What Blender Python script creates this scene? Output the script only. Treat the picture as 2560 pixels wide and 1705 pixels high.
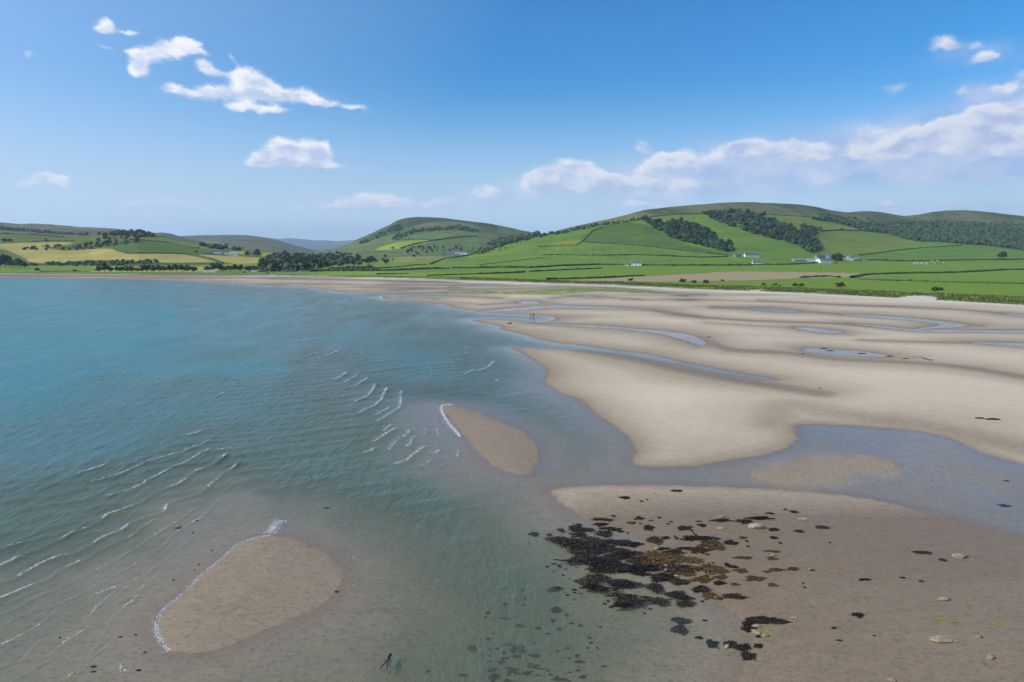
import bpy, bmesh, math, random
import numpy as np
from mathutils import Vector, Matrix, Quaternion
rng = np.random.default_rng(7); random.seed(7)
sc = bpy.context.scene
C = sc.collection
for o in list(bpy.data.objects): bpy.data.objects.remove(o)

# ---------------------------------------------------------------- camera
F = 1707.0; CX, CY = 1280.0, 852.5; H = 24.0; PITCH = math.radians(7.67)
cam = bpy.data.cameras.new('camera'); camo = bpy.data.objects.new('camera', cam); C.objects.link(camo)
cam.sensor_width = 36.0; cam.lens = 36.0*F/2560; cam.clip_start = 0.5; cam.clip_end = 60000
camo.location = (0, 0, H); camo.rotation_euler = (math.pi/2-PITCH, 0, 0)
sc.camera = camo
cth, sth = math.cos(PITCH), math.sin(PITCH)
def ray(u, v):
    a = (np.asarray(u, float)-CX)/F; b = (CY-np.asarray(v, float))/F
    return a, cth+b*sth, -sth+b*cth
def G(u, v, z=0.0):                       # pixel -> ground point at height z
    dx, dy, dz = ray(u, v); k = (z-H)/dz
    return dx*k, dy*k
def P(u, v, y):                           # pixel -> point at forward distance y
    dx, dy, dz = ray(u, v); k = y/dy
    return dx*k, y, H+dz*k
def proj(x, y, z):
    zc = np.maximum(y*cth-(z-H)*sth, 0.5); yc = (z-H)*cth+y*sth
    return CX+F*x/zc, CY-F*yc/zc

# ---------------------------------------------------------------- light
SUN_EL = math.radians(36); SUN_AZ = math.radians(-103)        # azimuth from +Y towards +X
sdir = Vector((math.cos(SUN_EL)*math.sin(SUN_AZ), math.cos(SUN_EL)*math.cos(SUN_AZ), math.sin(SUN_EL)))
sun = bpy.data.lights.new('sun', 'SUN'); sun.energy = 3.6; sun.angle = math.radians(0.53); sun.color = (1, .945, .85)
suno = bpy.data.objects.new('sun', sun); C.objects.link(suno)
suno.rotation_euler = sdir.to_track_quat('Z', 'Y').to_euler()
sc.view_settings.view_transform = 'Standard'; sc.view_settings.look = 'None'
sc.view_settings.exposure = 0.08; sc.view_settings.gamma = 1.0
sc.view_settings.use_curve_mapping = False
SKY_STRENGTH = 0.118
HAZE = 6.5e-5

class NT:                                  # tiny node-tree helper
    def __init__(s, nt): s.nt = nt; nt.nodes.clear()
    def n(s, t, ins=None, **kw):
        nd = s.nt.nodes.new(t)
        for k, v in kw.items(): setattr(nd, k, v)
        for k, v in (ins or {}).items():
            if isinstance(v, bpy.types.NodeSocket): s.nt.links.new(v, nd.inputs[k])
            else: nd.inputs[k].default_value = v
        return nd
    def m(s, op, a, b=0.0, c=None, clamp=False):
        i = {0: a, 1: b}
        if c is not None: i[2] = c
        return s.n('ShaderNodeMath', i, operation=op, use_clamp=clamp).outputs[0]
    def vm(s, op, a, b=None):
        i = {0: a}
        if b is not None: i[1] = b
        return s.n('ShaderNodeVectorMath', i, operation=op)
    def mix(s, f, a, b, mode='MIX'):
        nd = s.n('ShaderNodeMix', data_type='RGBA', blend_type=mode)
        for k, v in ((0, f), (6, a), (7, b)):
            if isinstance(v, bpy.types.NodeSocket): s.nt.links.new(v, nd.inputs[k])
            else: nd.inputs[k].default_value = v
        return nd.outputs[2]
    def ramp(s, v, lo, hi, a=0.0, b=1.0, it='LINEAR'):
        return s.n('ShaderNodeMapRange', {0: v, 1: lo, 2: hi, 3: a, 4: b}, interpolation_type=it).outputs[0]
    def noise(s, vec, scale, detail=3, rough=.5, dist=0.0, out=0):
        return s.n('ShaderNodeTexNoise', {'Vector': vec, 'Scale': scale, 'Detail': detail, 'Roughness': rough, 'Distortion': dist}).outputs[out]
def rgb(r, g, b): return (r, g, b, 1)

# ---------------------------------------------------------------- world: sky with clouds
w = bpy.data.worlds.new('World'); sc.world = w; w.use_nodes = True
T = NT(w.node_tree)
sky = T.n('ShaderNodeTexSky', sky_type='NISHITA', sun_disc=False, sun_elevation=SUN_EL, sun_rotation=SUN_AZ,
          altitude=20, air_density=1.0, dust_density=0.9, ozone_density=2.2)
tc = T.n('ShaderNodeTexCoord').outputs['Generated']
xyz = T.n('ShaderNodeSeparateXYZ', {0: tc})
az = T.m('ARCTAN2', xyz.outputs[0], xyz.outputs[1]); el = T.m('ARCSINE', xyz.outputs[2])
flat = T.n('ShaderNodeCombineXYZ', {0: az, 1: el}).outputs[0]
nA = T.noise(flat, 9.0, 2, .5, out=1); nB = T.noise(flat, 42.0, 4, .6, out=1)
wA = T.vm('SCALE', T.vm('SUBTRACT', nA, (.5, .5, .5)).outputs[0]); wA.inputs['Scale'].default_value = .018
wB = T.vm('SCALE', T.vm('SUBTRACT', nB, (.5, .5, .5)).outputs[0]); wB.inputs['Scale'].default_value = .016
pv = T.vm('ADD', T.vm('ADD', flat, wA.outputs[0]).outputs[0], wB.outputs[0]).outputs[0]
def azel(u, v):
    dx, dy, dz = ray(u, v); r = math.sqrt(dx*dx+dy*dy+dz*dz)
    return math.atan2(dx, dy), math.asin(dz/r)
# cumulus puffs: pixel centre, radii, tilt, strength
CL = [(260,60,25,17,0,1.1),(246,70,20,9,0,.7),(325,81,26,5,0,.5),(252,113,32,6,5,.5),(72,130,14,10,0,.4),
 (346,172,24,22,0,1.15),(372,142,34,22,0,1.1),(425,122,40,20,-8,1.15),(462,108,30,16,0,1.0),(490,124,30,11,10,.7),(335,128,16,8,0,.6),
 (506,165,22,14,0,1.1),(535,182,28,9,5,.9),(576,137,9,18,-20,.5),(498,104,14,6,0,.4),
 (424,222,26,13,0,1.0),(470,230,36,10,0,.85),(530,226,42,17,0,1.15),(592,186,26,16,10,.95),(628,192,34,24,10,1.2),(620,228,48,28,0,1.2),(670,222,40,22,20,1.1),(724,240,46,18,5,1.05),(764,236,24,18,0,1.1),
 (806,254,30,12,5,.8),(838,262,26,8,5,.6),(892,272,34,10,0,.6),(640,270,50,10,8,.8),(700,276,38,13,0,.75),(580,262,24,9,8,.6),
 (638,405,26,8,0,.85),(668,396,34,18,0,1.1),(704,378,30,24,0,1.25),(740,392,38,24,0,1.1),(776,382,24,20,0,1.15),(802,386,24,24,0,1.2),(760,414,52,9,0,.9),(842,416,34,8,0,.6),
 (66,456,50,10,-8,.75),(112,442,30,14,0,1.05),(140,450,30,12,0,.95),(168,452,18,13,0,1.05),
 (345,505,60,9,0,.38),(425,512,60,12,0,.42),(590,522,36,10,0,.36),(90,540,40,8,0,.25),
 (905,500,44,16,0,.85),(945,492,32,14,0,.8),(985,502,36,14,0,.75),(870,510,50,12,0,.6),(1030,510,60,12,0,.55),(1110,505,50,14,0,.55),(1190,486,44,18,0,.6),(1225,470,26,12,0,.5),(780,512,60,10,0,.45),
 (1332,464,28,22,0,1.0),(1366,450,34,24,0,1.1),(1362,436,14,10,0,.9),(1425,440,30,28,0,1.2),(1462,448,36,22,0,1.0),(1450,425,26,14,0,1.0),(1500,462,36,18,0,.9),(1550,472,44,16,0,.9),(1532,448,24,12,0,.7),
 (1618,442,32,26,0,1.0),(1650,418,36,16,0,.9),(1690,390,40,14,-10,1.15),(1648,402,24,12,-20,.9),(1600,468,50,14,0,.8),(1690,462,90,14,0,.65),(1745,410,60,16,0,.7),
 (1835,378,44,12,-6,.95),(1880,372,50,12,0,.95),(1950,380,60,18,0,.8),(2040,378,56,18,6,.75),(2178,334,30,18,0,1.0),(2150,372,24,20,0,.85),(2210,375,60,22,0,.75),(1990,405,24,10,0,.7),
 (2290,326,46,18,-15,.9),(2350,312,38,14,-12,.85),(2420,300,44,18,-10,.9),(2470,285,30,18,0,.95),(2530,300,60,30,-10,.85),(2400,350,90,24,-8,.7),(2300,390,110,18,0,.55),(2540,370,80,26,0,.65),(2680,280,140,60,0,.7),(2250,355,30,12,-20,.7),
 (1607,368,22,12,0,1.0),(2345,106,34,20,0,.7),(2392,108,36,16,5,.68),(2440,104,16,10,0,.6),(2446,146,34,12,-10,.8),(2474,132,26,12,0,.75),(2240,212,30,16,0,.6),(2420,232,32,16,0,.6),(2490,222,30,10,0,.7),(2524,212,32,14,-12,.9),(2556,178,30,16,0,.55),
 (2138,505,14,11,0,.6),(2215,512,22,12,0,.6),(2180,520,60,7,0,.45),(2400,512,90,10,0,.4),(1600,515,80,9,0,.45),(1566,512,30,7,0,.45),(1922,506,10,7,0,.5)]
# thin grey-blue sheets that join the puffs
VL = [(1480,462,150,22,0,.55),(1640,448,120,34,-4,.75),(1780,430,170,42,-4,1.0),(1950,410,190,46,-3,1.1),(2130,395,170,46,-2,1.0),(2330,350,170,60,-8,1.05),(2520,330,150,80,-10,1.1),(2740,290,200,110,0,1.),(2000,450,330,20,0,.5),(2380,430,260,34,0,.45),
 (960,505,150,16,0,.4),(1180,500,120,22,0,.45),(1290,480,60,16,0,.4),(740,236,80,14,5,.3),(480,235,60,9,0,.3),(2400,520,240,14,0,.35),(430,520,160,16,0,.25),(1620,515,120,12,0,.3),(2440,130,90,26,0,.22),(2480,225,90,22,0,.25)]
fs = None; sh = None
blobs = []
for (u, v, ru, rv, rt, st) in CL:
    a0, e0 = azel(u, v); a1, _ = azel(u+1, v); _, e1 = azel(u, v-1)
    if 1300 < u and v > 280 and st > .6: st += .22; ru *= 1.12; rv *= 1.1
    if u < 950 and 150 < v < 290: rv *= .88
    blobs.append((a0, e0, ru*(a1-a0)*1.18, rv*(e1-e0)*1.25, math.radians(-rt), st if st > .7 else st*.75+.18))
for k in range(26):                         # the rest of the sky, out of this view
    a0 = random.choice((-1, 1))*random.uniform(.95, 3.1); e0 = random.uniform(.03, .5)
    s = random.uniform(.05, .16)
    blobs.append((a0, e0, s, s*random.uniform(.18, .35), random.uniform(-.1, .1), random.uniform(.5, 1.1)))
for (a0, e0, ra, re, rt, st) in blobs:
    src = pv if sh is None else T.n('ShaderNodeVectorMath', {0: sh, 1: (1e-9, 1e-9, 0), 2: pv}, operation='MULTIPLY_ADD').outputs[0]   # keeps the shader stack short
    mp = T.n('ShaderNodeMapping', {'Vector': src, 'Location': (a0, e0, 0), 'Rotation': (0, 0, rt), 'Scale': (ra, re, 1)}, vector_type='TEXTURE').outputs[0]
    ln = T.vm('DOT_PRODUCT', mp, mp).outputs['Value']
    f = T.m('MULTIPLY', T.m('EXPONENT', T.m('MULTIPLY', ln, -1.15)), st)
    yy = T.n('ShaderNodeSeparateXYZ', {0: mp}); yl = T.m('MULTIPLY_ADD', yy.outputs[0], -.35, yy.outputs[1])
    fs = f if fs is None else T.m('ADD', fs, f)
    g = T.m('MULTIPLY', f, yl); sh = g if sh is None else T.m('ADD', sh, g)
pq = T.vm('MULTIPLY', pv, (.72, 1.3, 1)).outputs[0]
vs = None
for (u, v, ru, rv, rt, st) in VL:
    a0, e0 = azel(u, v); a1, _ = azel(u+1, v); _, e1 = azel(u, v-1)
    src = pv if vs is None else T.n('ShaderNodeVectorMath', {0: vs, 1: (1e-9, 1e-9, 0), 2: pv}, operation='MULTIPLY_ADD').outputs[0]
    mp = T.n('ShaderNodeMapping', {'Vector': src, 'Location': (a0, e0, 0), 'Rotation': (0, 0, math.radians(-rt)), 'Scale': (ru*(a1-a0), rv*(e1-e0), 1)}, vector_type='TEXTURE').outputs[0]
    f = T.m('MULTIPLY', T.m('EXPONENT', T.m('MULTIPLY', T.vm('DOT_PRODUCT', mp, mp).outputs['Value'], -1.0)), st)
    vs = f if vs is None else T.m('ADD', vs, f)
fine = T.noise(pq, 30.0, 9, .58)
off = T.vm('ADD', pq, (-.008, .013, 0)).outputs[0]
fine2 = T.noise(off, 30.0, 6, .52)
big = T.noise(flat, 11.0, 3, .5)
dens = T.m('SUBTRACT', fs, T.m('MULTIPLY', T.m('MULTIPLY', fs, 2.2, clamp=True), T.m('ADD', T.m('MULTIPLY', T.m('SUBTRACT', fine, .46), 1.75), T.m('MULTIPLY', T.m('SUBTRACT', big, .5), .5))))
alpha = T.ramp(dens, .16, .98, it='SMOOTHSTEP')
alpha = T.m('MULTIPLY', alpha, T.ramp(el, .01, .12, .55, .95))
rel = T.m('SUBTRACT', fine2, fine)
lit = T.m('ADD', T.m('MULTIPLY', T.m('DIVIDE', sh, T.m('MAXIMUM', fs, .05)), .42), T.m('ADD', T.m('MULTIPLY', rel, 3.6), .58), clamp=True)
lit = T.m('SUBTRACT', lit, T.ramp(dens, .9, 2.2, 0, .25), clamp=True)
vn = T.noise(pq, 14.0, 6, .6)
valpha = T.m('MULTIPLY', T.m('SUBTRACT', 1.0, T.m('EXPONENT', T.m('MULTIPLY', T.m('MULTIPLY', vs, T.ramp(vn, .3, .68, 1.3, 3.6)), -1.0))), .86)
azs = T.ramp(az, -.5, .6, 1.0, .0)
ccol = T.mix(lit, T.mix(azs, rgb(3.7, 4.5, 6.5), rgb(4.6, 5.4, 7.2)), T.mix(azs, rgb(6.4, 6.7, 7.5), rgb(8.5, 8.5, 8.6)))
lowf = T.ramp(el, .0, .16, .40, 0.0)
ccol = T.mix(lowf, ccol, rgb(4.6, 5.3, 7.2))
skyc = T.mix(1.0, sky.outputs[0], rgb(.55, .96, 1.28), 'MULTIPLY')
hs = T.n('ShaderNodeHueSaturation', {'Color': skyc, 'Saturation': 1.10, 'Value': 1.0, 'Hue': .5}).outputs[0]
veil = T.ramp(el, -.02, .26, .80, 0.0, it='SMOOTHERSTEP')       # pale blue air low over the horizon, all round
hs = T.mix(veil, hs, rgb(5.3, 6.3, 7.7))
sund = T.vm('DOT_PRODUCT', tc, tuple(sdir)).outputs['Value']
hs = T.mix(T.ramp(sund, .0, 1.0, 0.0, .62), hs, rgb(5.2, 6.0, 7.9))       # paler towards the sun
vcol = T.mix(T.ramp(vn, .4, .65), T.mix(azs, rgb(3.0, 4.1, 6.7), rgb(4.4, 5.4, 7.2)), T.mix(azs, rgb(5.4, 5.8, 7.5), rgb(6.2, 6.6, 7.9)))
hs = T.mix(valpha, hs, vcol)
col = T.mix(alpha, hs, ccol)
bg = T.n('ShaderNodeBackground', {'Color': col, 'Strength': SKY_STRENGTH})
T.n('ShaderNodeOutputWorld', {0: bg.outputs[0]})
try: w.cycles.sampling_method = 'MANUAL'; w.cycles.sample_map_resolution = 1024
except Exception: pass

# ---------------------------------------------------------------- numeric helpers
_perm = rng.permutation(512).astype(np.int32)
_ang = rng.random(512)*2*np.pi; _gx, _gy = np.cos(_ang).astype(np.float32), np.sin(_ang).astype(np.float32)
def perlin(x, y):
    x = np.asarray(x, np.float64)+1000.3; y = np.asarray(y, np.float64)+1000.7
    xi = np.floor(x).astype(np.int64); yi = np.floor(y).astype(np.int64)
    xf = (x-xi).astype(np.float32); yf = (y-yi).astype(np.float32)
    def g(ix, iy, dx, dy):
        h = _perm[(_perm[ix & 511]+iy) & 511]; return _gx[h]*dx+_gy[h]*dy
    a = xf*xf*xf*(xf*(xf*6-15)+10); b = yf*yf*yf*(yf*(yf*6-15)+10)
    n0 = g(xi, yi, xf, yf)*(1-a)+g(xi+1, yi, xf-1, yf)*a
    n1 = g(xi, yi+1, xf, yf-1)*(1-a)+g(xi+1, yi+1, xf-1, yf-1)*a
    return (n0*(1-b)+n1*b)*1.4
def fbm(x, y, o=4, r=.5):
    s = 0; a = 1; t = 0
    for i in range(o): s = s+a*perlin(x*2**i+i*17.3, y*2**i-i*9.1); t += a; a *= r
    return s/t
def smooth(pts, n=3, closed=True):          # Catmull-Rom
    p = np.asarray(pts, float); m = len(p); out = []
    rg = range(m) if closed else range(m-1)
    for i in rg:
        if closed: a, b, c, d = p[(i-1) % m], p[i], p[(i+1) % m], p[(i+2) % m]
        else: a, b, c, d = p[max(i-1, 0)], p[i], p[i+1], p[min(i+2, m-1)]
        for k in range(n):
            t = k/n
            out.append(.5*((2*b)+(-a+c)*t+(2*a-5*b+4*c-d)*t*t+(-a+3*b-3*c+d)*t**3))
    if not closed: out.append(p[-1])
    return np.array(out)
def inpoly(X, Y, poly):
    ins = np.zeros(X.shape, bool); p = np.asarray(poly, float)
    m = (X >= p[:, 0].min()) & (X <= p[:, 0].max()) & (Y >= p[:, 1].min()) & (Y <= p[:, 1].max())
    if not m.any(): return ins
    x = X[m]; y = Y[m]; r = np.zeros(x.shape, bool)
    q = np.roll(p, -1, 0)
    for (x0, y0), (x1, y1) in zip(p, q):
        if y0 == y1: continue
        c = ((y0 > y) != (y1 > y)) & (x < (x1-x0)*(y-y0)/(y1-y0)+x0); r ^= c
    ins[m] = r
    return ins
def segdist(X, Y, pts, closed=False, maxd=None, want_t=False):
    p = np.asarray(pts, np.float32); q = np.roll(p, -1, 0)
    if not closed: p, q = p[:-1], q[:-1]
    X = X.astype(np.float32); Y = Y.astype(np.float32)
    D = np.full(X.shape, 1e12, np.float32)
    if maxd is not None:
        m = (X > p[:, 0].min()-maxd) & (X < p[:, 0].max()+maxd) & (Y > p[:, 1].min()-maxd) & (Y < p[:, 1].max()+maxd)
        m |= False
        x, y = X[m], Y[m]
    else: m = None; x, y = X.ravel(), Y.ravel()
    d = np.full(x.shape, 1e12, np.float32)
    for (x0, y0), (x1, y1) in zip(p, q):
        ex, ey = x1-x0, y1-y0; L = ex*ex+ey*ey+1e-9
        rx = x-x0; ry = y-y0
        t = np.clip((rx*ex+ry*ey)/L, 0, 1)
        rx -= t*ex; ry -= t*ey
        np.minimum(d, rx*rx+ry*ry, out=d)
    if m is None: return np.sqrt(d).reshape(X.shape)
    D[m] = d
    return np.sqrt(D)
def lerpc(u, pts):
    p = np.array(pts, float); return np.interp(u, p[:, 0], p[:, 1])

# ---------------------------------------------------------------- object helpers
def tag(o, label=None, cat=None, group=None, kind=None):
    if label: o['label'] = label
    if cat: o['category'] = cat
    if group: o['group'] = group
    if kind: o['kind'] = kind
    return o
def link(name, me, parent=None, mats=None):
    o = bpy.data.objects.new(name, me)
    if parent is not None: o.parent = parent
    for m in (mats or []): me.materials.append(m)
    C.objects.link(o); return o
def empty(name, loc=(0, 0, 0), rz=0, parent=None):
    o = bpy.data.objects.new(name, None); C.objects.link(o); o.empty_display_size = .1
    o.location = loc; o.rotation_euler = (0, 0, rz); o.parent = parent; return o
def mesh(name, V, Fc, smoothf=False):
    me = bpy.data.meshes.new(name); me.from_pydata([tuple(map(float, v)) for v in V], [], [tuple(map(int, f)) for f in Fc])
    if smoothf: me.polygons.foreach_set('use_smooth', [True]*len(me.polygons))
    me.update(); return me
def npmesh(name, V, Q, smoothf=True):       # V (n,3), Q (m,4) or (m,3)
    me = bpy.data.meshes.new(name); V = np.asarray(V, np.float32); Q = np.asarray(Q, np.int32); k = Q.shape[1]
    me.vertices.add(len(V)); me.vertices.foreach_set('co', V.ravel())
    me.loops.add(Q.size); me.loops.foreach_set('vertex_index', Q.ravel())
    me.polygons.add(len(Q)); me.polygons.foreach_set('loop_start', np.arange(0, Q.size, k, dtype=np.int32))
    me.polygons.foreach_set('use_smooth', np.full(len(Q), smoothf))
    me.update(calc_edges=True); return me
def fattr(me, name, arr):
    a = me.attributes.new(name, 'FLOAT', 'POINT'); a.data.foreach_set('value', np.asarray(arr, np.float32).ravel())
def cattr(me, name, arr):
    arr = np.asarray(arr, np.float32); 
    if arr.shape[1] == 3: arr = np.concatenate([arr, np.ones((len(arr), 1), np.float32)], 1)
    a = me.attributes.new(name, 'FLOAT_COLOR', 'POINT'); a.data.foreach_set('color', arr.ravel())
def copytree(o, parent=None):
    c = o.copy(); C.objects.link(c)
    if parent is not None: c.parent = parent
    for ch in list(o.children): copytree(ch, c)
    return c
def material(name): m = bpy.data.materials.new(name); m.use_nodes = True; return m, NT(m.node_tree)
def simple(name, col, rough=.7, var=.15, scale=3.0, metal=0, bump=0.0, bscale=20., spec=.4):
    m, t = material(name)
    oc = t.n('ShaderNodeTexCoord').outputs['Object']
    n = t.noise(oc, scale, 4, .6)
    c = t.mix(n, rgb(*[x*(1-var) for x in col]), rgb(*[min(1, x*(1+var)) for x in col]))
    b = t.n('ShaderNodeBsdfPrincipled', {'Base Color': c, 'Roughness': rough, 'Metallic': metal, 'Specular IOR Level': spec})
    if bump:
        nb = t.n('ShaderNodeBump', {'Height': t.noise(oc, bscale, 4, .6), 'Strength': bump, 'Distance': .05})
        t.nt.links.new(nb.outputs[0], b.inputs['Normal'])
    t.n('ShaderNodeOutputMaterial', {0: b.outputs[0]}); return m
def rs(v): # sRGB 0-255 -> linear
    return tuple(((x/255)/12.92 if x/255 <= .04045 else ((x/255+.055)/1.055)**2.4) for x in v)

# ================================================================ SHORE: traced outlines (photograph pixels)
SEA = [(-3000,690),(-800,691),(0,693),(272,697),(435,701),(600,709),(681,715),(790,721),(845,730),(899,734),(961,733),(1050,732),(1120,731),(1150,733),(1110,736),(1040,737),(961,740),
 (968,749),(1053,755),(1110,761),(1138,770),(1182,777),(1240,784),(1308,786),(1375,791),(1391,795),(1382,800),(1359,806),(1335,806),(1291,801),(1240,798),(1188,799),(1184,802),
 (1206,807),(1257,817),(1250,823),(1291,832),(1342,846),(1392,857),(1443,862),(1545,877),(1613,884),(1681,899),(1698,908),(1664,906),(1579,891),(1477,877),(1410,873),(1308,869),(1280,869),
 (1301,880),(1325,896),(1355,914),(1370,933),(1357,952),(1369,965),(1396,981),(1446,1000),(1501,1044),(1555,1082),(1588,1120),(1576,1150),(1600,1166),(1696,1168),(1849,1149),(1957,1127),(1998,1098),(1990,1071),
 (2023,1062),(2131,1066),(2284,1078),(2370,1096),(2447,1131),(2560,1163),(2750,1205),(3100,1280),(3600,1400),(3600,1640),(3100,1500),(2750,1400),(2560,1342),(2392,1297),(2262,1265),(2120,1238),(1980,1224),(1849,1218),(1631,1212),(1450,1214),(1392,1220),(1368,1229),
 (1414,1267),(1480,1306),(1574,1327),(1616,1351),(1590,1380),(1620,1410),(1690,1440),(1740,1462),(1799,1509),(1840,1540),(1877,1580),(1880,1603),(1861,1651),(1848,1705),(1830,1800)]
SEA_W = [G(u, v) for u, v in SEA]+[(12.5,22),(12,5),(11,-70),(-90,-70),(-1600,-60)]
ISL = [[(1107,1013),(1153,1017),(1229,1044),(1305,1077),(1343,1109),(1348,1142),(1332,1180),(1294,1186),(1229,1164),(1185,1120),(1142,1071),(1113,1033)],
 [(679,1337),(733,1347),(791,1370),(841,1405),(858,1440),(845,1478),(810,1509),(752,1540),(675,1571),(598,1605),(521,1629),(444,1632),(409,1617),(390,1578),(394,1544),(417,1513),(463,1478),(502,1436),(548,1401),(590,1362),(633,1343)]]
BAR = [(1890,1182),(1960,1158),(2060,1142),(2150,1144),(2230,1166),(2240,1182),(2170,1196),(2060,1202),(1950,1197)]
POOL = [[(1293,756),(1315,753),(1340,754),(1354,757),(1335,760),(1305,759)],
 [(1002,743),(1040,743),(1078,746),(1080,748),(1050,747)],
 [(1195,779),(1290,769),(1375,764),(1450,765),(1560,769),(1645,776),(1560,773),(1450,770),(1375,769),(1300,776)],
 [(1330,808),(1450,812),(1545,817),(1600,823),(1680,829),(1739,840),(1761,851),(1765,863),(1739,862),(1698,848),(1641,833),(1600,829),(1545,822),(1440,816)],
 [(1840,769),(1920,769),(1980,774),(2001,779),(1980,782),(1930,779),(1860,773)],
 [(2093,785),(2170,787),(2252,793),(2334,800),(2420,811),(2400,818),(2340,821),(2290,822),(2350,812),(2310,805),(2240,798),(2150,791)],
 [(2118,808),(2211,815),(2293,823),(2420,825),(2560,826),(2640,829),(2560,832),(2420,830),(2293,829),(2211,820)],
 [(1983,818),(2040,820),(2097,827),(2106,832),(2069,834),(2008,825)],
 [(2006,874),(2032,870),(2089,873),(2171,880),(2226,890),(2191,893),(2110,890),(2048,885),(2016,879)],
 [(2415,856),(2500,856),(2560,857),(2680,862),(2680,878),(2560,868),(2500,863)],
 [(1700,904),(1800,923),(1880,937),(1940,947),(1915,950),(1800,933),(1700,911)],
 [(2495,784),(2540,785),(2600,790),(2600,794),(2540,789)],
 [(1690,739),(1715,738),(1725,740),(1705,741)],[(1690,749),(1725,748),(1745,750),(1715,752)],
 [(1505,719),(1520,717),(1538,719),(1525,722)],[(1440,740),(1475,739),(1500,743),(1480,745)],
 [(1180,712),(1220,711),(1260,714),(1215,715)],[(700,711),(740,710),(765,712),(730,713)]]
BELT_LO = [(-900,679),(0,683),(326,685),(640,687),(790,689),(926,693),(1089,697),(1200,701),(1344,706),(1546,712),(1720,721),(1880,727),(2038,733),(2217,743),(2365,751),(2560,762),(3400,812)]
BELT_HI = [(-900,676),(0,680),(163,682),(600,684),(790,686),(1089,690),(1200,694),(1400,701),(1620,705),(1720,712),(1860,714),(2038,721),(2217,728),(2330,733),(2560,741),(3400,780)]
WET = [([(1450,872),(1600,898),(1700,922),(1820,945),(1940,966),(2060,985)],13,.8),([(1771,852),(1828,874),(1967,882),(2089,897),(2211,903),(2334,910),(2456,925),(2600,950)],8,.75),
 ([(1763,806),(1885,814),(1987,821),(2130,838)],4,.6),([(1640,777),(1722,790),(1885,802),(2089,809),(2293,824),(2600,830)],4,.85),([(1783,768),(2000,778),(2110,786),(2300,797),(2456,815)],4.5,.75),
 ([(1560,749),(1722,750),(1800,751),(2000,757)],2.6,.6),([(1900,752),(2089,761),(2293,769),(2456,778),(2620,793)],3,.8),([(2150,850),(2236,853),(2640,862)],4,.7),
 ([(940,736),(1040,738),(1170,741),(1250,745)],4,.7),([(1060,747),(1090,751),(1150,756),(1205,761)],3,.6),([(1200,762),(1290,757),(1360,757),(1400,760)],3.5,.7),
 ([(1380,745),(1440,741),(1500,743),(1560,745),(1600,748)],3,.75),([(1380,767),(1579,771),(1698,784),(1760,795)],5,.8),([(1130,725),(1300,722),(1500,718),(1640,730),(1760,737)],5,.75),
 ([(860,700),(950,702),(1060,704),(1150,703)],2,.7),([(900,724),(1000,717),(1110,722)],3,.5),([(400,698),(600,702),(780,706),(900,712),(1050,715)],3,.5),([(150,690),(400,692),(600,695),(760,700)],2,.6),
 ([(1740,868),(1800,866),(1850,876)],7,.6),([(2290,770),(2420,775),(2520,782)],4,.6),([(1990,868),(2060,893),(2200,898),(2300,893)],6,.6),([(1940,1060),(1960,1010),(2080,1030),(2200,1050)],24,.55),
 ([(1600,1140),(1560,1040),(1480,980)],16,.25),([(2200,1050),(2400,1085),(2600,1130)],26,.6),([(2000,1240),(2250,1290),(2400,1325),(2600,1380)],16,.4),([(1760,838),(1900,836),(2100,850)],8,.25)]

# ---------------------------------------------------------------- ground grid (rows by distance, columns by direction)
vrow = np.concatenate([np.arange(1790, 1000, -2.35), np.arange(1000, 780, -1.9), np.arange(780, 700, -1.0), np.arange(700, 662, -.8)])
yrow = G(1280, vrow)[1]
near = np.array([-70,-50,-35,-22,-12,-4,3,9,14,18.5,22,25.5,28.5,30.8]); near = near[near < yrow[0]-.5]
yrow = np.concatenate([near, yrow, np.linspace(yrow[-1]+25, 2700, 22)])
g_of_y = np.where(yrow > 32, yrow, 22+10*np.exp((np.minimum(yrow, 32)-32)/10.))
sden = np.linspace(-.93, .93, 960)
scol = np.concatenate([-np.geomspace(3.2, .96, 26), sden, np.geomspace(.96, 3.2, 26)])
X = (g_of_y[:, None]*scol[None, :]).astype(np.float64); Y = np.repeat(yrow[:, None], len(scol), 1)
NR, NC = X.shape
U, V = proj(X, Y, 0.1)
def worldpoly(pp, n=3): return smooth([G(u, v) for u, v in pp], n)
seaP = smooth(SEA_W, 3)
inSea = inpoly(X, Y, seaP)
dSea = segdist(X, Y, seaP[(seaP[:, 1] < 640)], True)
sd = np.where(inSea, -dSea, dSea)          # >0 land
for isl in ISL:
    p = worldpoly(isl); i = inpoly(X, Y, p); d = segdist(X, Y, p, True, 60)
    sd = np.where(i, d, np.where(sd < 0, -np.minimum(-sd, d), sd))
poolmask = np.full(X.shape, -1, int)
for k, pl in enumerate(POOL):
    p = worldpoly(pl); i = inpoly(X, Y, p); d = segdist(X, Y, p, True, 80)
    poolmask[i | (d < 2.0)] = k
    sd = np.where(i & (sd > 0), -np.minimum(d, 1e6), np.where(sd > 0, np.minimum(sd, d), sd))
sd = sd+fbm(X*.35, Y*.35, 3)*np.clip(Y/160, .22, .9)+.16*fbm(X*1.4, Y*1.4, 3)
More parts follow.
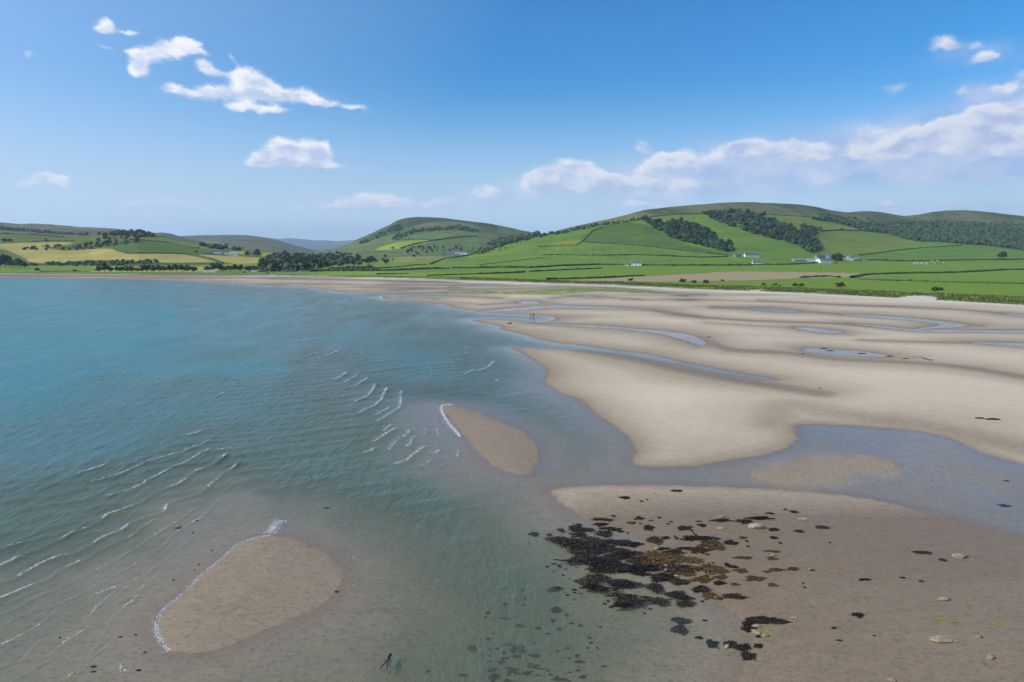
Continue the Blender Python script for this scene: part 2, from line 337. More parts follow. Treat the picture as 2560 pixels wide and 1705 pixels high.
# depth of the sea, from soundings read off its colour
SND = np.array([(-900,750,5),(-900,1200,3),(0,720,2.6),(0,750,4),(0,900,3.2),(0,1100,2.2),(0,1300,1.3),(0,1450,.55),(0,1600,.25),(0,1800,.15),(300,800,3.6),(300,720,2.2),(600,760,2.4),(600,730,1.1),(900,765,.9),(900,850,1.9),(1100,790,.45),(1100,860,1.6),(1050,900,2.3),
 (1250,900,1.6),(1300,940,1.0),(1180,950,1.7),(1000,930,1.5),(850,920,.9),(950,980,.9),(300,1050,2.1),(600,900,2.2),(600,1000,1.9),(620,1110,1.3),(560,1190,.5),(900,1060,1.2),(980,1110,.5),(1040,1040,.35),(1060,1150,.3),(1150,1200,.3),(800,1150,1.5),(700,1190,.9),(760,1270,.5),(620,1250,.2),(450,1300,.25),(300,1320,.6),(200,1330,.9),(300,1430,.2),(1000,1220,1.3),(1100,1260,1.2),
 (900,1300,.9),(1200,1320,.9),(1300,1450,1.0),(1350,1300,.45),(1100,1400,1.1),(1100,1600,.8),(980,1480,.7),(920,1540,.35),(860,1500,.16),(800,1650,.25),(1400,1600,.75),(1550,1580,.5),(1700,1640,.25),(300,1600,.16),(150,1500,.35),(600,1690,.2),(1450,1100,.4),(1550,1180,.16),(1900,1200,.12),(2400,1200,.06),(2450,1250,.16),(2100,1095,.3),(1250,990,1.1),(1400,1020,.6),(1250,1010,.8),(1400,1130,.35),(1400,800,.3),(1250,792,.35),(1500,1450,.5),(1450,1350,.6),(1600,1420,.2),(1300,850,1.0),(1420,868,.3),(1600,890,.15)], float)
su = SND[:, 0]/1.0; sv = SND[:, 1]*1.9; num = np.zeros(X.shape, np.float32); den = np.zeros(X.shape, np.float32)
Uf = U.astype(np.float32); Vf = (V*1.9).astype(np.float32)
for a, b, c in zip(su, sv, SND[:, 2]):
    q = (Uf-a)**2+(Vf-b)**2+900.; wgt = 1/(q*q); num += wgt*c; den += wgt
dmap = num/den
dmap = dmap*(1+.35*fbm(X*.05, Y*.05, 4))
dmap = np.maximum(dmap, .05)
slope = np.where(poolmask >= 0, .012, np.clip(.035+.03*dmap, .03, .11))
depth = dmap*(1-np.exp(-np.maximum(-sd, 0)*slope*1.3/dmap))
depth = np.where(poolmask >= 0, np.minimum(depth, .05+.03*fbm(X*.2, Y*.2, 2)), depth)
film = segdist(U, V*1.0, [(1880,1180),(2100,1165),(2300,1150),(2500,1200)], False, 900)   # very thin sheet of water over the flat
wf = np.exp(-(film/75.)**2)*(sd < 0)
depth = depth*(1-wf)+wf*np.clip(.014+.035*fbm(X*.16, Y*.12, 4)+.085*fbm(X*2.0, Y*1.2, 3)*np.clip(fbm(X*.05+3, Y*.05, 2)*1.5+.40, .08, 1), -.03, .05)
barm = np.exp(-(segdist(U, V, BAR, True, 200)/20.)**2); barm = np.where(inpoly(U, V, BAR), 1., barm); barm = np.clip(barm*(1+.7*fbm(X*.25, Y*.2, 3)), 0, 1)
depth = depth-barm*(.034+.055*fbm(X*2.0, Y*1.4, 3))
# land relief
flow = fbm(X*.018+.3*fbm(X*.02, Y*.02, 2), Y*.045, 4)
zl = .30*(1-np.exp(-np.maximum(sd, 0)/14.))+.10*(1-np.exp(-np.maximum(sd, 0)/1.6))+.16*flow*np.clip(sd/12, 0, 1)
fl = np.exp(-(film/115.)**2)*np.clip((V-1020)/60, 0, 1)*np.clip((U-1640)/330, 0, 1)
zf = .004+.012*np.clip(sd, 0, 5)+.075*fbm(X*.9, Y*.7, 4)
zl = zl*(1-fl)+fl*np.where(sd < 5, zf, np.minimum(zl, .07+.03*(sd-5)))
Z = np.where(sd > 0, zl, -depth); depth = np.where(sd > 0, -zl, depth)
blo = lerpc(U, BELT_LO); bhi = lerpc(U, BELT_HI)
beltf = np.clip((blo+1.0-V)/2.0, 0, 1)*(Y > 200)
dun = np.clip(1-np.abs(V-(blo*.6+bhi*.4))/np.maximum(blo-bhi, 2), 0, 1)
Z = Z*(1-beltf)+beltf*(.55+.55*dun*(1+.6*fbm(X*.06, Y*.06, 3))+.12*fbm(X*.3, Y*.2, 2))
back = np.clip((Y-700)/900, 0, 1); Z = Z+back*3.5*(V < bhi)
U, V = proj(X, Y, Z)
blo = lerpc(U, BELT_LO); bhi = lerpc(U, BELT_HI)
# ---------------------------------------------------------------- colours and wetness of the ground
wet = np.clip(.9*np.exp(-np.maximum(sd, 0)/np.clip(Y*.018, .5, 6.)), 0, 1)
for pl, sg, st in WET:
    d = segdist(U, V*4.0, [(a, b*4.0) for a, b in smooth(pl, 3, False)], False, sg*16)/4.0
    wet = np.maximum(wet, st*np.exp(-(d/(sg*1.15))**2)); wet = np.maximum(wet, st*.62*np.exp(-(d/(sg*2.6))**2))
streak = fbm(X*.010+.5*fbm(X*.012, Y*.012, 2), Y*.028, 4)
farb = np.clip((760-V)/40, 0, 1)
wet = np.maximum(wet, farb*np.clip(.5+1.6*streak, 0, .8)*(sd > 0))
wet = np.maximum(wet, np.clip(.30+.5*streak, 0, .5)*np.clip((V-800)/500, .25, 1))
wet = np.maximum(wet, np.clip((V-1150)/150, 0, 1)*np.clip((U-1250)/200, 0, 1)*(.86+.25*streak))
wet = np.maximum(wet, np.clip((V-1240)/60, 0, 1)*np.clip((1000-U)/60, 0, 1)*(.66+.25*streak))
wet = np.maximum(wet, .70*np.exp(-np.maximum(sd, 0)/np.clip(Y*.062, 1.5, 18)))
wet = np.where((sd < 60) & (inpoly(U, V, ISL[0]) | inpoly(U, V, ISL[1])), np.maximum(wet, .72), wet)
wet = np.where(sd < 0, 1.0, wet); wet = wet*(1-.22*barm*(sd < 0))
dry = np.array(rs((218,200,172))); wetc = np.array(rs((135,114,88)))
wet = np.where(sd > 0, np.clip(wet+.13+.25*fbm(X*.012+.4*fbm(X*.02, Y*.02, 2), Y*.035, 3)*np.clip(sd/10, 0, 1), 0, 1), wet); pal = np.array(rs((214,206,192)))
w3 = wet[..., None]
col = dry*(1-w3)+wetc*w3; uw = (np.clip(-sd/2, 0, 1)*(1-barm))[..., None]*.75; col = col*(1-uw)+np.array(rs((154,135,108)))*uw
nearwhite = np.clip(1-np.abs(V-(blo+3.5))/4.0, 0, 1)*(V > blo-1)      # shell and shingle strip below the dunes
nw = (nearwhite*np.clip((U-700)/500, 0, 1)*(.75+.5*fbm(X*.1, Y*.1, 2)))[..., None].clip(0, 1)
col = col*(1-nw)+pal*nw; wet = wet*(1-nw[..., 0])
stony = (np.clip((620-U)/300, 0, 1)*np.clip(1-np.abs(V-689)/5, 0, 1))[..., None]*.75
col = col*(1-stony)+np.array(rs((120,96,86)))*stony
def paint(poly, c, st=1.0, sdv=0.0):
    global col
    m = inpoly(U, V, smooth(poly, 3) if len(poly) > 4 else poly)*st
    if sdv: m = m*np.clip(.8+sdv*fbm(X*.15, Y*.1, 3), 0, 1)
    col = col*(1-m[..., None])+np.array(c)*m[..., None]
algae = rs((112,134,26))
paint([(1151,731),(1180,727),(1274,728),(1380,723),(1443,720),(1494,721),(1580,724),(1680,733),(1600,733),(1500,729),(1440,733),(1375,736),(1240,735),(1172,735)], algae, .95, 1.3)
paint([(1110,719),(1130,716),(1158,718),(1150,721),(1120,721)], algae, .9, .6)
paint([(720,696),(760,694),(790,696),(760,699)], algae, .5, .8)
paint([(2270,794),(2334,797),(2400,805),(2440,812),(2410,812),(2330,802)], rs((140,128,60)), .7, 1.2)
grassA = np.array(rs((114,137,46))); grassB = np.array(rs((92,128,48)))
land = (V < bhi) & (Y > 200)
nz = fbm(X*.004, Y*.004, 3)[..., None]
fieldc = grassA*(1+.10*nz)
lineart = .06*np.sin(X*.5+Y*.02)[..., None]*fbm(X*.02, Y*.01, 2)[..., None]
col = np.where(land[..., None], fieldc*(1+lineart), col)
belt = (V >= bhi) & (V < blo+.6*fbm(X*.2, Y*.1, 3)+.2) & (Y > 200)
bn = fbm(X*.12, Y*.05, 4)[..., None]
bcol = np.array(rs((96,116,52)))*(1+.5*bn)
yel = np.clip((fbm(X*.05+9, Y*.05, 4)-.10)*9, 0, 1)[..., None]*np.clip((U-1150)/200, 0, 1)[..., None]*.6
yel = yel*np.clip(1-np.abs(V-(bhi*.5+blo*.5))/7, 0, 1)[..., None]
bcol = bcol*(1-yel)+np.array(rs((188,172,30)))*yel
col = np.where(belt[..., None], bcol, col)
plough = rs((166,146,112))
paint([(1400,702),(1503,697),(1619,691),(1700,686),(1772,683),(1792,680),(1880,679),(2040,681),(2175,684),(2217,686),(2130,693),(2009,695),(1880,700),(1705,703),(1622,705),(1500,703)], plough, .97)
paint([(760,690),(850,679),(1000,680),(1130,683),(1240,687),(1240,692),(1100,691),(900,688)], rs((128,150,46)), .8)
paint([(92,679),(236,679),(236,667),(300,667),(420,668),(520,668),(520,679)], rs((176,164,84)), .8)
paint([(700,676),(800,668),(1000,668),(1200,674),(1180,678),(1000,679)], rs((110,128,62)), .8)
paint([(2240,746),(2256,742),(2285,739),(2320,740),(2347,745),(2335,750),(2300,751),(2260,749)], rs((202,196,184)), .97)
paint([(1870,728),(1890,724),(1908,722),(1905,726),(1885,729)], rs((212,208,200)), .9)
sandm = (~(land | belt)).astype(float)

idx = np.arange(NR*NC).reshape(NR, NC)
def quads(i0): return np.stack([i0[:-1, :-1], i0[:-1, 1:], i0[1:, 1:], i0[1:, :-1]], -1).reshape(-1, 4)
gm = npmesh('ground', np.stack([X, Y, Z], -1).reshape(-1, 3), quads(idx))
cattr(gm, 'Col', col.reshape(-1, 3)); fattr(gm, 'wet', wet); fattr(gm, 'sand', sandm)
m_ground, t = material('sand_and_grass')
pos = t.n('ShaderNodeNewGeometry').outputs['Position']
ca = t.n('ShaderNodeAttribute', attribute_name='Col').outputs['Color']
wa = t.n('ShaderNodeAttribute', attribute_name='wet').outputs['Fac']
sa = t.n('ShaderNodeAttribute', attribute_name='sand').outputs['Fac']
grain = t.noise(pos, 3.2, 5, .7); speck = t.noise(pos, 13.0, 3, .7)
mot = t.noise(t.vm('MULTIPLY', pos, (.5, 1.0, 1)).outputs[0], 1.1, 5, .65)
gsum = t.m('ADD', t.m('MULTIPLY', grain, .5), t.m('ADD', t.m('MULTIPLY', speck, .5), t.m('MULTIPLY', mot, .35)))
c1 = t.mix(1.0, ca, t.n('ShaderNodeCombineColor', {0: t.ramp(gsum, .4, .95, .70, 1.28), 1: t.ramp(gsum, .4, .95, .70, 1.28), 2: t.ramp(gsum, .4, .95, .71, 1.26)}).outputs[0], 'MULTIPLY')
# small damp pits in wet sand
pits = t.m('MULTIPLY', t.ramp(t.noise(t.vm('MULTIPLY', pos, (1., 1.6, 1)).outputs[0], 2.4, 4, .7), .52, .62), t.m('MULTIPLY', t.ramp(wa, .45, .85), sa))
c1 = t.mix(t.m('MULTIPLY', pits, .40), c1, rgb(.09, .075, .06))
# ripple marks
dist = t.noise(pos, .35, 3, .5, out=1)
pw = t.vm('ADD', t.vm('MULTIPLY', pos, (1, 1, 0)).outputs[0], t.vm('MULTIPLY', t.vm('SUBTRACT', dist, (.5, .5, .5)).outputs[0], (.9, .9, 0)).outputs[0]).outputs[0]
wv = t.n('ShaderNodeTexWave', {'Vector': t.n('ShaderNodeMapping', {'Vector': pw, 'Rotation': (0, 0, math.radians(12))}).outputs[0], 'Scale': 2.5, 'Distortion': 1.1, 'Detail': 1.0, 'Detail Scale': .7}, bands_direction='X').outputs['Fac']
hgt = t.m('ADD', t.m('MULTIPLY', t.m('MULTIPLY', wv, .009), sa), t.m('ADD', t.m('MULTIPLY', grain, .02), t.m('MULTIPLY', speck, .012)))
bp = t.n('ShaderNodeBump', {'Height': hgt, 'Strength': .85, 'Distance': 1.0})
ro = t.ramp(t.m('MULTIPLY', wa, sa), .35, 1.0, .92, .52)
b = t.n('ShaderNodeBsdfPrincipled', {'Base Color': c1, 'Roughness': ro, 'Specular IOR Level': t.ramp(t.m('MULTIPLY', wa, sa), .3, 1, .12, .35), 'Normal': bp.outputs[0]})
t.n('ShaderNodeOutputMaterial', {0: b.outputs[0]})
tag(link('ground', gm, None, [m_ground]), kind='structure')

# ================================================================ WATER
# wave fronts that break over the shoal, traced along their crests
def z3(*pp): return [(a/2.592, 1100+b/2.592) for a, b in pp]
def z5(*pp): return [(a/1.9625, 700+b/1.9625) for a, b in pp]
FR = [ # (polyline, ridge height, half width m, foam amount)
 (z3((-60,850),(0,832),(70,800),(180,742),(300,690),(440,632),(500,603),(640,540),(700,500),(790,462),(880,425),(930,405),(1050,330),(1180,285),(1250,222),(1380,165),(1480,95)), .11, .34, .95),
 (z3((-60,960),(0,940),(80,910),(165,873),(250,820),(390,765),(500,738),(600,685),(640,655),(700,627),(810,580),(840,550),(900,525),(1000,490),(1070,465),(1110,412),(1300,350),(1400,268),(1520,182),(1560,130)), .09, .30, .8),
 (z3((-60,1060),(0,1040),(160,970),(300,915),(400,850),(560,780),(610,745),(780,660),(870,622),(930,565),(1010,522)), .08, .26, .85),
 (z3((-60,1160),(0,1140),(130,1085),(260,1015),(440,940),(600,860),(740,790),(930,675),(1060,585),(1190,505),(1260,450)), .07, .16, .25),
 (z3((-60,1245),(0,1225),(130,1150),(400,1060),(560,990),(790,860),(940,770),(1060,690),(1150,600),(1300,510),(1420,400)), .06, .13, .10),
 (z3((-60,1360),(0,1340),(200,1240),(420,1080),(640,1000),(830,930),(1000,840),(1120,740),(1290,600)), .05, .11, .10),
 (z3((-30,1500),(30,1470),(150,1430),(180,1390),(300,1290),(540,1200),(560,1170),(700,1020),(830,950)), .05, .10, .10),
 (z3((90,1568),(200,1500),(320,1430),(360,1360),(540,1240),(640,1120),(760,1060),(900,980),(1060,850),(1200,770)), .045, .10, .08),
 (z3((430,1568),(560,1470),(580,1400),(680,1260),(760,1140),(900,1010)), .04, .09, .07),
 (z3((880,1568),(800,1480),(730,1400),(700,1340),(560,1440),(420,1560)), .035, .09, .06),
 (z3((0,715),(200,658),(420,600),(600,530),(800,470)), .07, .4, .05),
 (z3((-60,640),(200,560),(420,520),(600,480),(800,400),(1000,330)), .05, .4, .0),
 (z3((500,225),(600,197),(700,163)), .08, .4, .9),(z3((600,275),(700,250),(790,225),(900,172),(1020,130),(1110,100),(1210,70),(1360,10)), .07, .35, .55),
 (z3((700,370),(850,328),(960,270),(1120,182),(1190,160),(1300,95),(1370,60)), .07, .33, .55),(z3((1400,70),(1450,65),(1500,55)), .03, .3, .5),
 (z5((925,765),(955,757),(990,743)), .08, .5, .9),(z5((680,613),(700,610),(726,606)), .05, .5, .6),(z5((595,463),(622,461)), .05, .6, .6),(z5((1078,562),(1106,553)), .05, .5, .6),
 (z5((1480,300),(1510,297),(1540,294)), .05, .8, .6),(z5((1490,376),(1530,367),(1566,356)), .06, .8, .8),(z5((1590,374),(1620,364),(1672,346)), .05, .8, .6),
 (z5((1642,488),(1670,478),(1705,453)), .06, .6, .8),(z5((1692,502),(1720,488),(1757,465)), .05, .6, .45),(z5((1718,527),(1750,518),(1805,482)), .06, .6, .7),
 (z5((1743,599),(1800,574),(1825,550),(1845,513)), .07, .5, .7),(z5((1773,652),(1800,635),(1832,625),(1875,585),(1900,533)), .07, .5, .7),(z5((1855,662),(1885,645),(1917,626)), .06, .5, .6),
 (z5((1853,697),(1900,668),(1930,650),(1965,620),(1973,545)), .06, .5, .5),(z5((1838,797),(1880,770),(1900,757),(1943,732)), .07, .45, .8),(z5((1890,742),(1922,714)), .05, .4, .6),
 (z5((1790,852),(1815,845),(1843,828)), .07, .45, .8),(z5((1913,832),(1960,780),(1990,770),(2012,738)), .05, .4, .4),(z5((1945,907),(1995,890),(2030,860),(2088,818)), .06, .4, .55),
 (z5((2070,915),(2125,880),(2130,850)), .05, .35, .3),(z5((2140,930),(2240,880),(2250,820)), .04, .3, .1),(z5((2005,820),(2035,768)), .04, .4, .4),
 (z5((2060,800),(2090,740),(2110,690)), .03, .4, .1),(z5((2150,860),(2160,780),(2140,730)), .03, .35, .1),(z5((2280,362),(2300,356)), .05, .7, .6),(z5((2270,340),(2300,330)), .04, .7, .4),
 (z5((2285,460),(2332,443)), .06, .6, .9),(z5((2320,350),(2345,347)), .04, .7, .4),(z5((2350,450),(2400,425),(2425,400)), .06, .6, .8),(z5((2430,500),(2450,487)), .04, .5, .5),
 (z5((1740,250),(1756,248)), .04, .9, .4),(z5((1890,263),(1905,262)), .04, .9, .3),(z5((1890,180),(1915,177)), .04, 1.2, .4),(z5((280,405),(300,402)), .03, .8, .3),(z5((480,718),(500,714)), .03, .6, .2)]
rowi = np.where((yrow > -60))[0]
DX, DY = X, Y
waves = np.zeros(X.shape, np.float32)
dn = np.clip(dmap, 0, 2.5)/2.5
for (wl, ang, amp, s0) in ((3.4,-60,.062,1.),(4.6,-52,.040,2.),(7.5,-66,.022,5.),(2.2,-72,.036,3.),(11.,-58,.030,4.),(1.6,-50,.020,7.),(2.9,-85,.020,6.)):
    a = math.radians(ang); kx, ky = math.cos(a)*2*math.pi/wl, math.sin(a)*2*math.pi/wl
    ph = X*kx+Y*ky+s0*3+2.2*fbm(X*.03+s0, Y*.03, 2)*2
    en = np.clip(.55+1.2*fbm(X/wl*.16+s0*7, Y/wl*.16, 2), .05, 1.3)
    s = np.sin(ph); waves += amp*en*(np.exp(1.2*s)-1.27)*.62*np.clip(1.6-Y/(wl*55), 0, 1)
shoal = np.clip((-sd)/14, 0, 1)*(.12+.88*np.clip(depth/1.1, 0, 1))
waves *= shoal
ridge = np.zeros(X.shape, np.float32)
FW = []
for pl, hh, hw, fo in FR:
    wp = smooth([G(u, v) for u, v in pl], 5, False); wp = wp+np.stack([.12*perlin(wp[:, 0]*1.3, wp[:, 1]*1.3), .05*perlin(wp[:, 0]*1.1+9, wp[:, 1])], -1)
    FW.append((wp, hh, hw, fo))
    sub = segdist(X, Y, wp, False, 3.0)
    ridge = np.maximum(ridge, 1.6*hh*np.exp(-(sub/hw)**2))
base = smooth([G(u, v) for u, v in FR[0][0]], 5, False)
for j in range(1, 8):                        # the swells still to come, shoreward face steeper
    bl = base+np.array([-2.9*j, 1.3*j])+np.stack([.5*perlin(base[:, 1]*.12+j*5, base[:, 0]*.1), .3*perlin(base[:, 0]*.15, base[:, 1]*.1+j)], -1)
    ridge = np.maximum(ridge, (.13-.010*j)*np.exp(-(segdist(X, Y, bl, False, 4.0)/(.42+.04*j))**2)*np.clip(.75+.6*fbm(X*.12+j*3, Y*.12, 2), .1, 1.2))
WZ = waves+ridge*.8
has = (depth > -.02) & ((sd < .8) | ((fl > .1) & (sd < 9)))
has |= False
cell = has[:-1, :-1] | has[1:, :-1] | has[:-1, 1:] | has[1:, 1:]
cell &= (Y[:-1, :-1] < 640)
ip = np.where((sd < 1.2), poolmask, -1)
comp_sea = cell & (ip[:-1, :-1] < 0)
m_water, t = material('sea_water')
pos = t.n('ShaderNodeNewGeometry').outputs['Position']
da = t.n('ShaderNodeAttribute', attribute_name='depth').outputs['Fac']
st = t.vm('MULTIPLY', pos, (1, 1, .0)).outputs[0]
mpv = t.n('ShaderNodeMapping', {'Vector': st, 'Rotation': (0, 0, math.radians(65)), 'Scale': (1.0, .34, 1)}).outputs[0]
n1 = t.noise(mpv, .9, 4, .6, .3); n2 = t.noise(t.n('ShaderNodeMapping', {'Vector': st, 'Rotation': (0, 0, math.radians(60)), 'Scale': (1., .40, 1)}).outputs[0], 2.6, 3, .6)
n3 = t.noise(t.vm('MULTIPLY', st, (.012, .05, 1)).outputs[0], 1.0, 4, .6)
dsm = t.ramp(da, .02, .7, .10, 1.0)
hgt = t.m('MULTIPLY', t.m('ADD', t.m('MULTIPLY', n1, .27), t.m('MULTIPLY', n2, .085)), dsm)
bp = t.n('ShaderNodeBump', {'Height': hgt, 'Strength': 1.0, 'Distance': 1.0}).outputs[0]
d2 = t.m('MULTIPLY', da, t.ramp(n3, .3, .7, .8, 1.2)); n4 = t.noise(t.n('ShaderNodeMapping', {'Vector': st, 'Rotation': (0, 0, math.radians(25)), 'Scale': (.16, .035, 1)}).outputs[0], 1.0, 6, .68)
turb = t.m('SUBTRACT', 1.0, t.m('EXPONENT', t.m('MULTIPLY', t.m('MULTIPLY', d2, t.ramp(da, .05, .75, .25, 1.0)), -.95)))
body = t.mix(t.ramp(d2, .35, 2.9), rgb(.170, .185, .118), rgb(.062, .235, .255))
tint = t.n('ShaderNodeCombineColor', {0: t.m('EXPONENT', t.m('MULTIPLY', da, -.55)), 1: t.m('EXPONENT', t.m('MULTIPLY', da, -.22)), 2: t.m('EXPONENT', t.m('MULTIPLY', da, -.36))}).outputs[0]
tr = t.n('ShaderNodeBsdfTransparent', {'Color': tint}); df = t.n('ShaderNodeBsdfDiffuse', {'Color': body, 'Normal': bp})
mx = t.n('ShaderNodeMixShader', {0: turb, 1: tr.outputs[0], 2: df.outputs[0]})
inc = t.n('ShaderNodeNewGeometry').outputs['Incoming']
cs = t.m('ABSOLUTE', t.vm('DOT_PRODUCT', inc, bp).outputs['Value'], clamp=True)
fr = t.m('MULTIPLY_ADD', t.m('POWER', t.m('SUBTRACT', 1.0, cs), 5.0), t.m('MULTIPLY', t.ramp(da, .06, 1.0, .80, .50), t.ramp(n4, .35, .65, .70, 1.25)), .02)   # rough water mirrors less at a low angle
gl = t.n('ShaderNodeBsdfGlossy', {'Color': rgb(.95, .95, .95), 'Roughness': t.ramp(da, .03, .6, .04, .16), 'Normal': bp})
mx2 = t.n('ShaderNodeMixShader', {0: t.m('MULTIPLY', fr, .92), 1: mx.outputs[0], 2: gl.outputs[0]})
t.n('ShaderNodeOutputMaterial', {0: mx2.outputs[0]})
# open sea further left than the beach grid reaches is part of the same sheet
def watermesh(name, cells):
    q = quads(idx)[cells.ravel()]; un, inv = np.unique(q, return_inverse=True)
    vv = np.stack([X.ravel()[un], Y.ravel()[un], WZ.ravel()[un]], -1)
    me = npmesh(name, vv, inv.reshape(-1, 4)); fattr(me, 'depth', np.maximum(depth, 0).ravel()[un]); me.materials.append(m_water); return me
tag(link('sea', watermesh('sea', comp_sea)), kind='structure')
for k in range(len(POOL)):
    cc = cell & (ip[:-1, :-1] == k)
    if cc.sum() > 3: tag(link('tidal_pool', watermesh('tidal_pool', cc)), kind='structure')

def gz(x, y):                               # ground height, bilinear in the grid
    r = np.clip(np.interp(y, yrow, np.arange(NR)), 0, NR-1.001); g = np.interp(y, yrow, g_of_y)
    c = np.clip(np.interp(x/g, scol, np.arange(NC)), 0, NC-1.001)
    i, j = int(r), int(c); a, b = r-i, c-j
    return float((Z[i, j]*(1-b)+Z[i, j+1]*b)*(1-a)+(Z[i+1, j]*(1-b)+Z[i+1, j+1]*b)*a)
def wz(x, y):
    r = np.clip(np.interp(y, yrow, np.arange(NR)), 0, NR-1.001); g = np.interp(y, yrow, g_of_y)
    c = np.clip(np.interp(x/g, scol, np.arange(NC)), 0, NC-1.001); return float(WZ[int(r), int(c)])
def atg(u, v):
    z = 0.
    for _ in range(5):
        x, y = G(u, v, z); z = gz(x, y)
    return float(x), float(y), z

# ================================================================ HILLS
HILLS = []
def hill(name, u0, u1, nu, crest, ycrest, yfoot, vfoot, nt, colf, pw=1.0, rough=3.0, zb=-90):
    us = np.linspace(u0, u1, nu); vc = lerpc(us, crest); yc = lerpc(us, ycrest); yf = lerpc(us, yfoot); vf = lerpc(us, vfoot)
    vf = np.maximum(vf, vc+.5)
    tt = np.linspace(0, 1, nt); 
    Yg = yf+(yc-yf)*(tt[:, None]**.9)
    prof = 1-(1-tt[:, None])**pw
    Vg = vf+(vc-vf)*prof
    Ug = np.repeat(us[None], nt, 0)
    x, y, z = P(Ug, Vg, Yg)
    env = np.sin(np.pi*np.clip(tt[:, None], 0, 1))**.6
    z = z+env*rough*fbm(x*.004, y*.003, 4)*np.clip((vf-vc)/60, 0.05, 1)
    z = z+(.35*rough*.5)*fbm(x*.02, y*.02, 3)*np.clip(tt[:, None]*4, 0, 1)
    skirt = []                                # far side of the ridge
    for k, (dy, dz) in enumerate(((120, 10), (320, 45), (600, 110), (900, 200))):
        skirt.append((x[-1]*(yc+dy)/yc, yc+dy, z[-1]-dz))
    front = (x[0], yf-30., z[0]-25.)
    xx = np.vstack([front[0], x]+[s[0] for s in skirt]); yy = np.vstack([front[1], y]+[s[1] for s in skirt]); zz = np.vstack([front[2], z]+[s[2] for s in skirt])
    n0, n1 = xx.shape; ii = np.arange(n0*n1).reshape(n0, n1)
    me = npmesh(name, np.stack([xx, yy, zz], -1).reshape(-1, 3), quads(ii))
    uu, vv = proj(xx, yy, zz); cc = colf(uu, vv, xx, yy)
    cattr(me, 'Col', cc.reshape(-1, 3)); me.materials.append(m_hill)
    o = tag(link(name, me), kind='structure')
    u2, v2 = proj(x, y, z); HILLS.append((us, x, y, z, v2)); return o
m_hill, t = material('hill_grass')
pos = t.n('ShaderNodeNewGeometry').outputs['Position']
ca = t.n('ShaderNodeAttribute', attribute_name='Col').outputs['Color']
a1 = t.noise(t.vm('MULTIPLY', pos, (.012, .02, .02)).outputs[0], 1.0, 7, .7); a2 = t.noise(pos, .12, 4, .7)
gs = t.m('ADD', t.m('MULTIPLY', a1, .6), t.m('MULTIPLY', a2, .4))
vv_ = t.ramp(gs, .3, .7, .66, 1.34)
c1 = t.mix(1.0, ca, t.n('ShaderNodeCombineColor', {0: vv_, 1: vv_, 2: vv_}).outputs[0], 'MULTIPLY')
bp = t.n('ShaderNodeBump', {'Height': a2, 'Strength': .5, 'Distance': 2.0})
b = t.n('ShaderNodeBsdfPrincipled', {'Base Color': c1, 'Roughness': .95, 'Specular IOR Level': .08, 'Normal': bp.outputs[0]})
t.n('ShaderNodeOutputMaterial', {0: b.outputs[0]})

def za(*pp): return [(a/3.68, 500+b/3.68) for a, b in pp]
def zb_(*pp): return [(600+a/3.68, 500+b/3.68) for a, b in pp]
def zc(*pp): return [(1200+a/3.463, 480+b/3.463) for a, b in pp]
def zd(*pp): return [(1860+a/3.364, 480+b/3.364) for a, b in pp]
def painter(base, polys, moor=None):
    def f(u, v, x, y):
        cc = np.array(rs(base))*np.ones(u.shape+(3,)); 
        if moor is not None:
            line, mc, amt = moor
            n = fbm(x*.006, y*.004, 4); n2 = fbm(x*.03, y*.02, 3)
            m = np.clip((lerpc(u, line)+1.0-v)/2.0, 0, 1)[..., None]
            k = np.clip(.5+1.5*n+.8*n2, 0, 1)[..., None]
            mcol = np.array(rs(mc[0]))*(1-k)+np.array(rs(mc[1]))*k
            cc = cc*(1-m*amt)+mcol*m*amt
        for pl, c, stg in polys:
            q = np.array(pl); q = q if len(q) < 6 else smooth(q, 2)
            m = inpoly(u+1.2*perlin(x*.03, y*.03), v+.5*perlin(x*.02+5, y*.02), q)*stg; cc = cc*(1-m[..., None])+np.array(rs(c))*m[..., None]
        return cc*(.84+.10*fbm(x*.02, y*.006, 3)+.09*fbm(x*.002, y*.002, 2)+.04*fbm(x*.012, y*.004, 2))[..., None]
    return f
WOOD1 = zc((1400,245),(1440,235),(1500,262),(1580,245),(1600,272),(1680,262),(1900,292),(1950,340),(2000,362),(2050,402),(2060,440),(2165,472),(2178,510),(2160,522),(2050,500),(1900,460),(1750,430),(1650,390),(1580,345),(1450,290))
WOOD2 = [(1756,535),(1790,529),(1830,529),(1860,532),(1890,537),(1928,549),(1958,560),(1979,567),(1990,578),(2009,568),(2038,568),(2050,576),(2048,584),(2026,592),(2048,608),(2057,623),(2048,631),(2026,632),(2003,620),(1973,608),(1934,597),(1890,587),(1850,575),(1821,564),(1778,548)]
WOOD3 = zd((560,225),(700,215),(850,250),(1000,260),(1150,265),(1400,258),(1600,262),(1900,268),(2150,280),(2355,320),(2480,340),(2480,520),(2355,495),(2250,470),(1900,440),(1700,420),(1500,418),(1350,395),(1200,352),(1000,325),(900,290),(750,255))
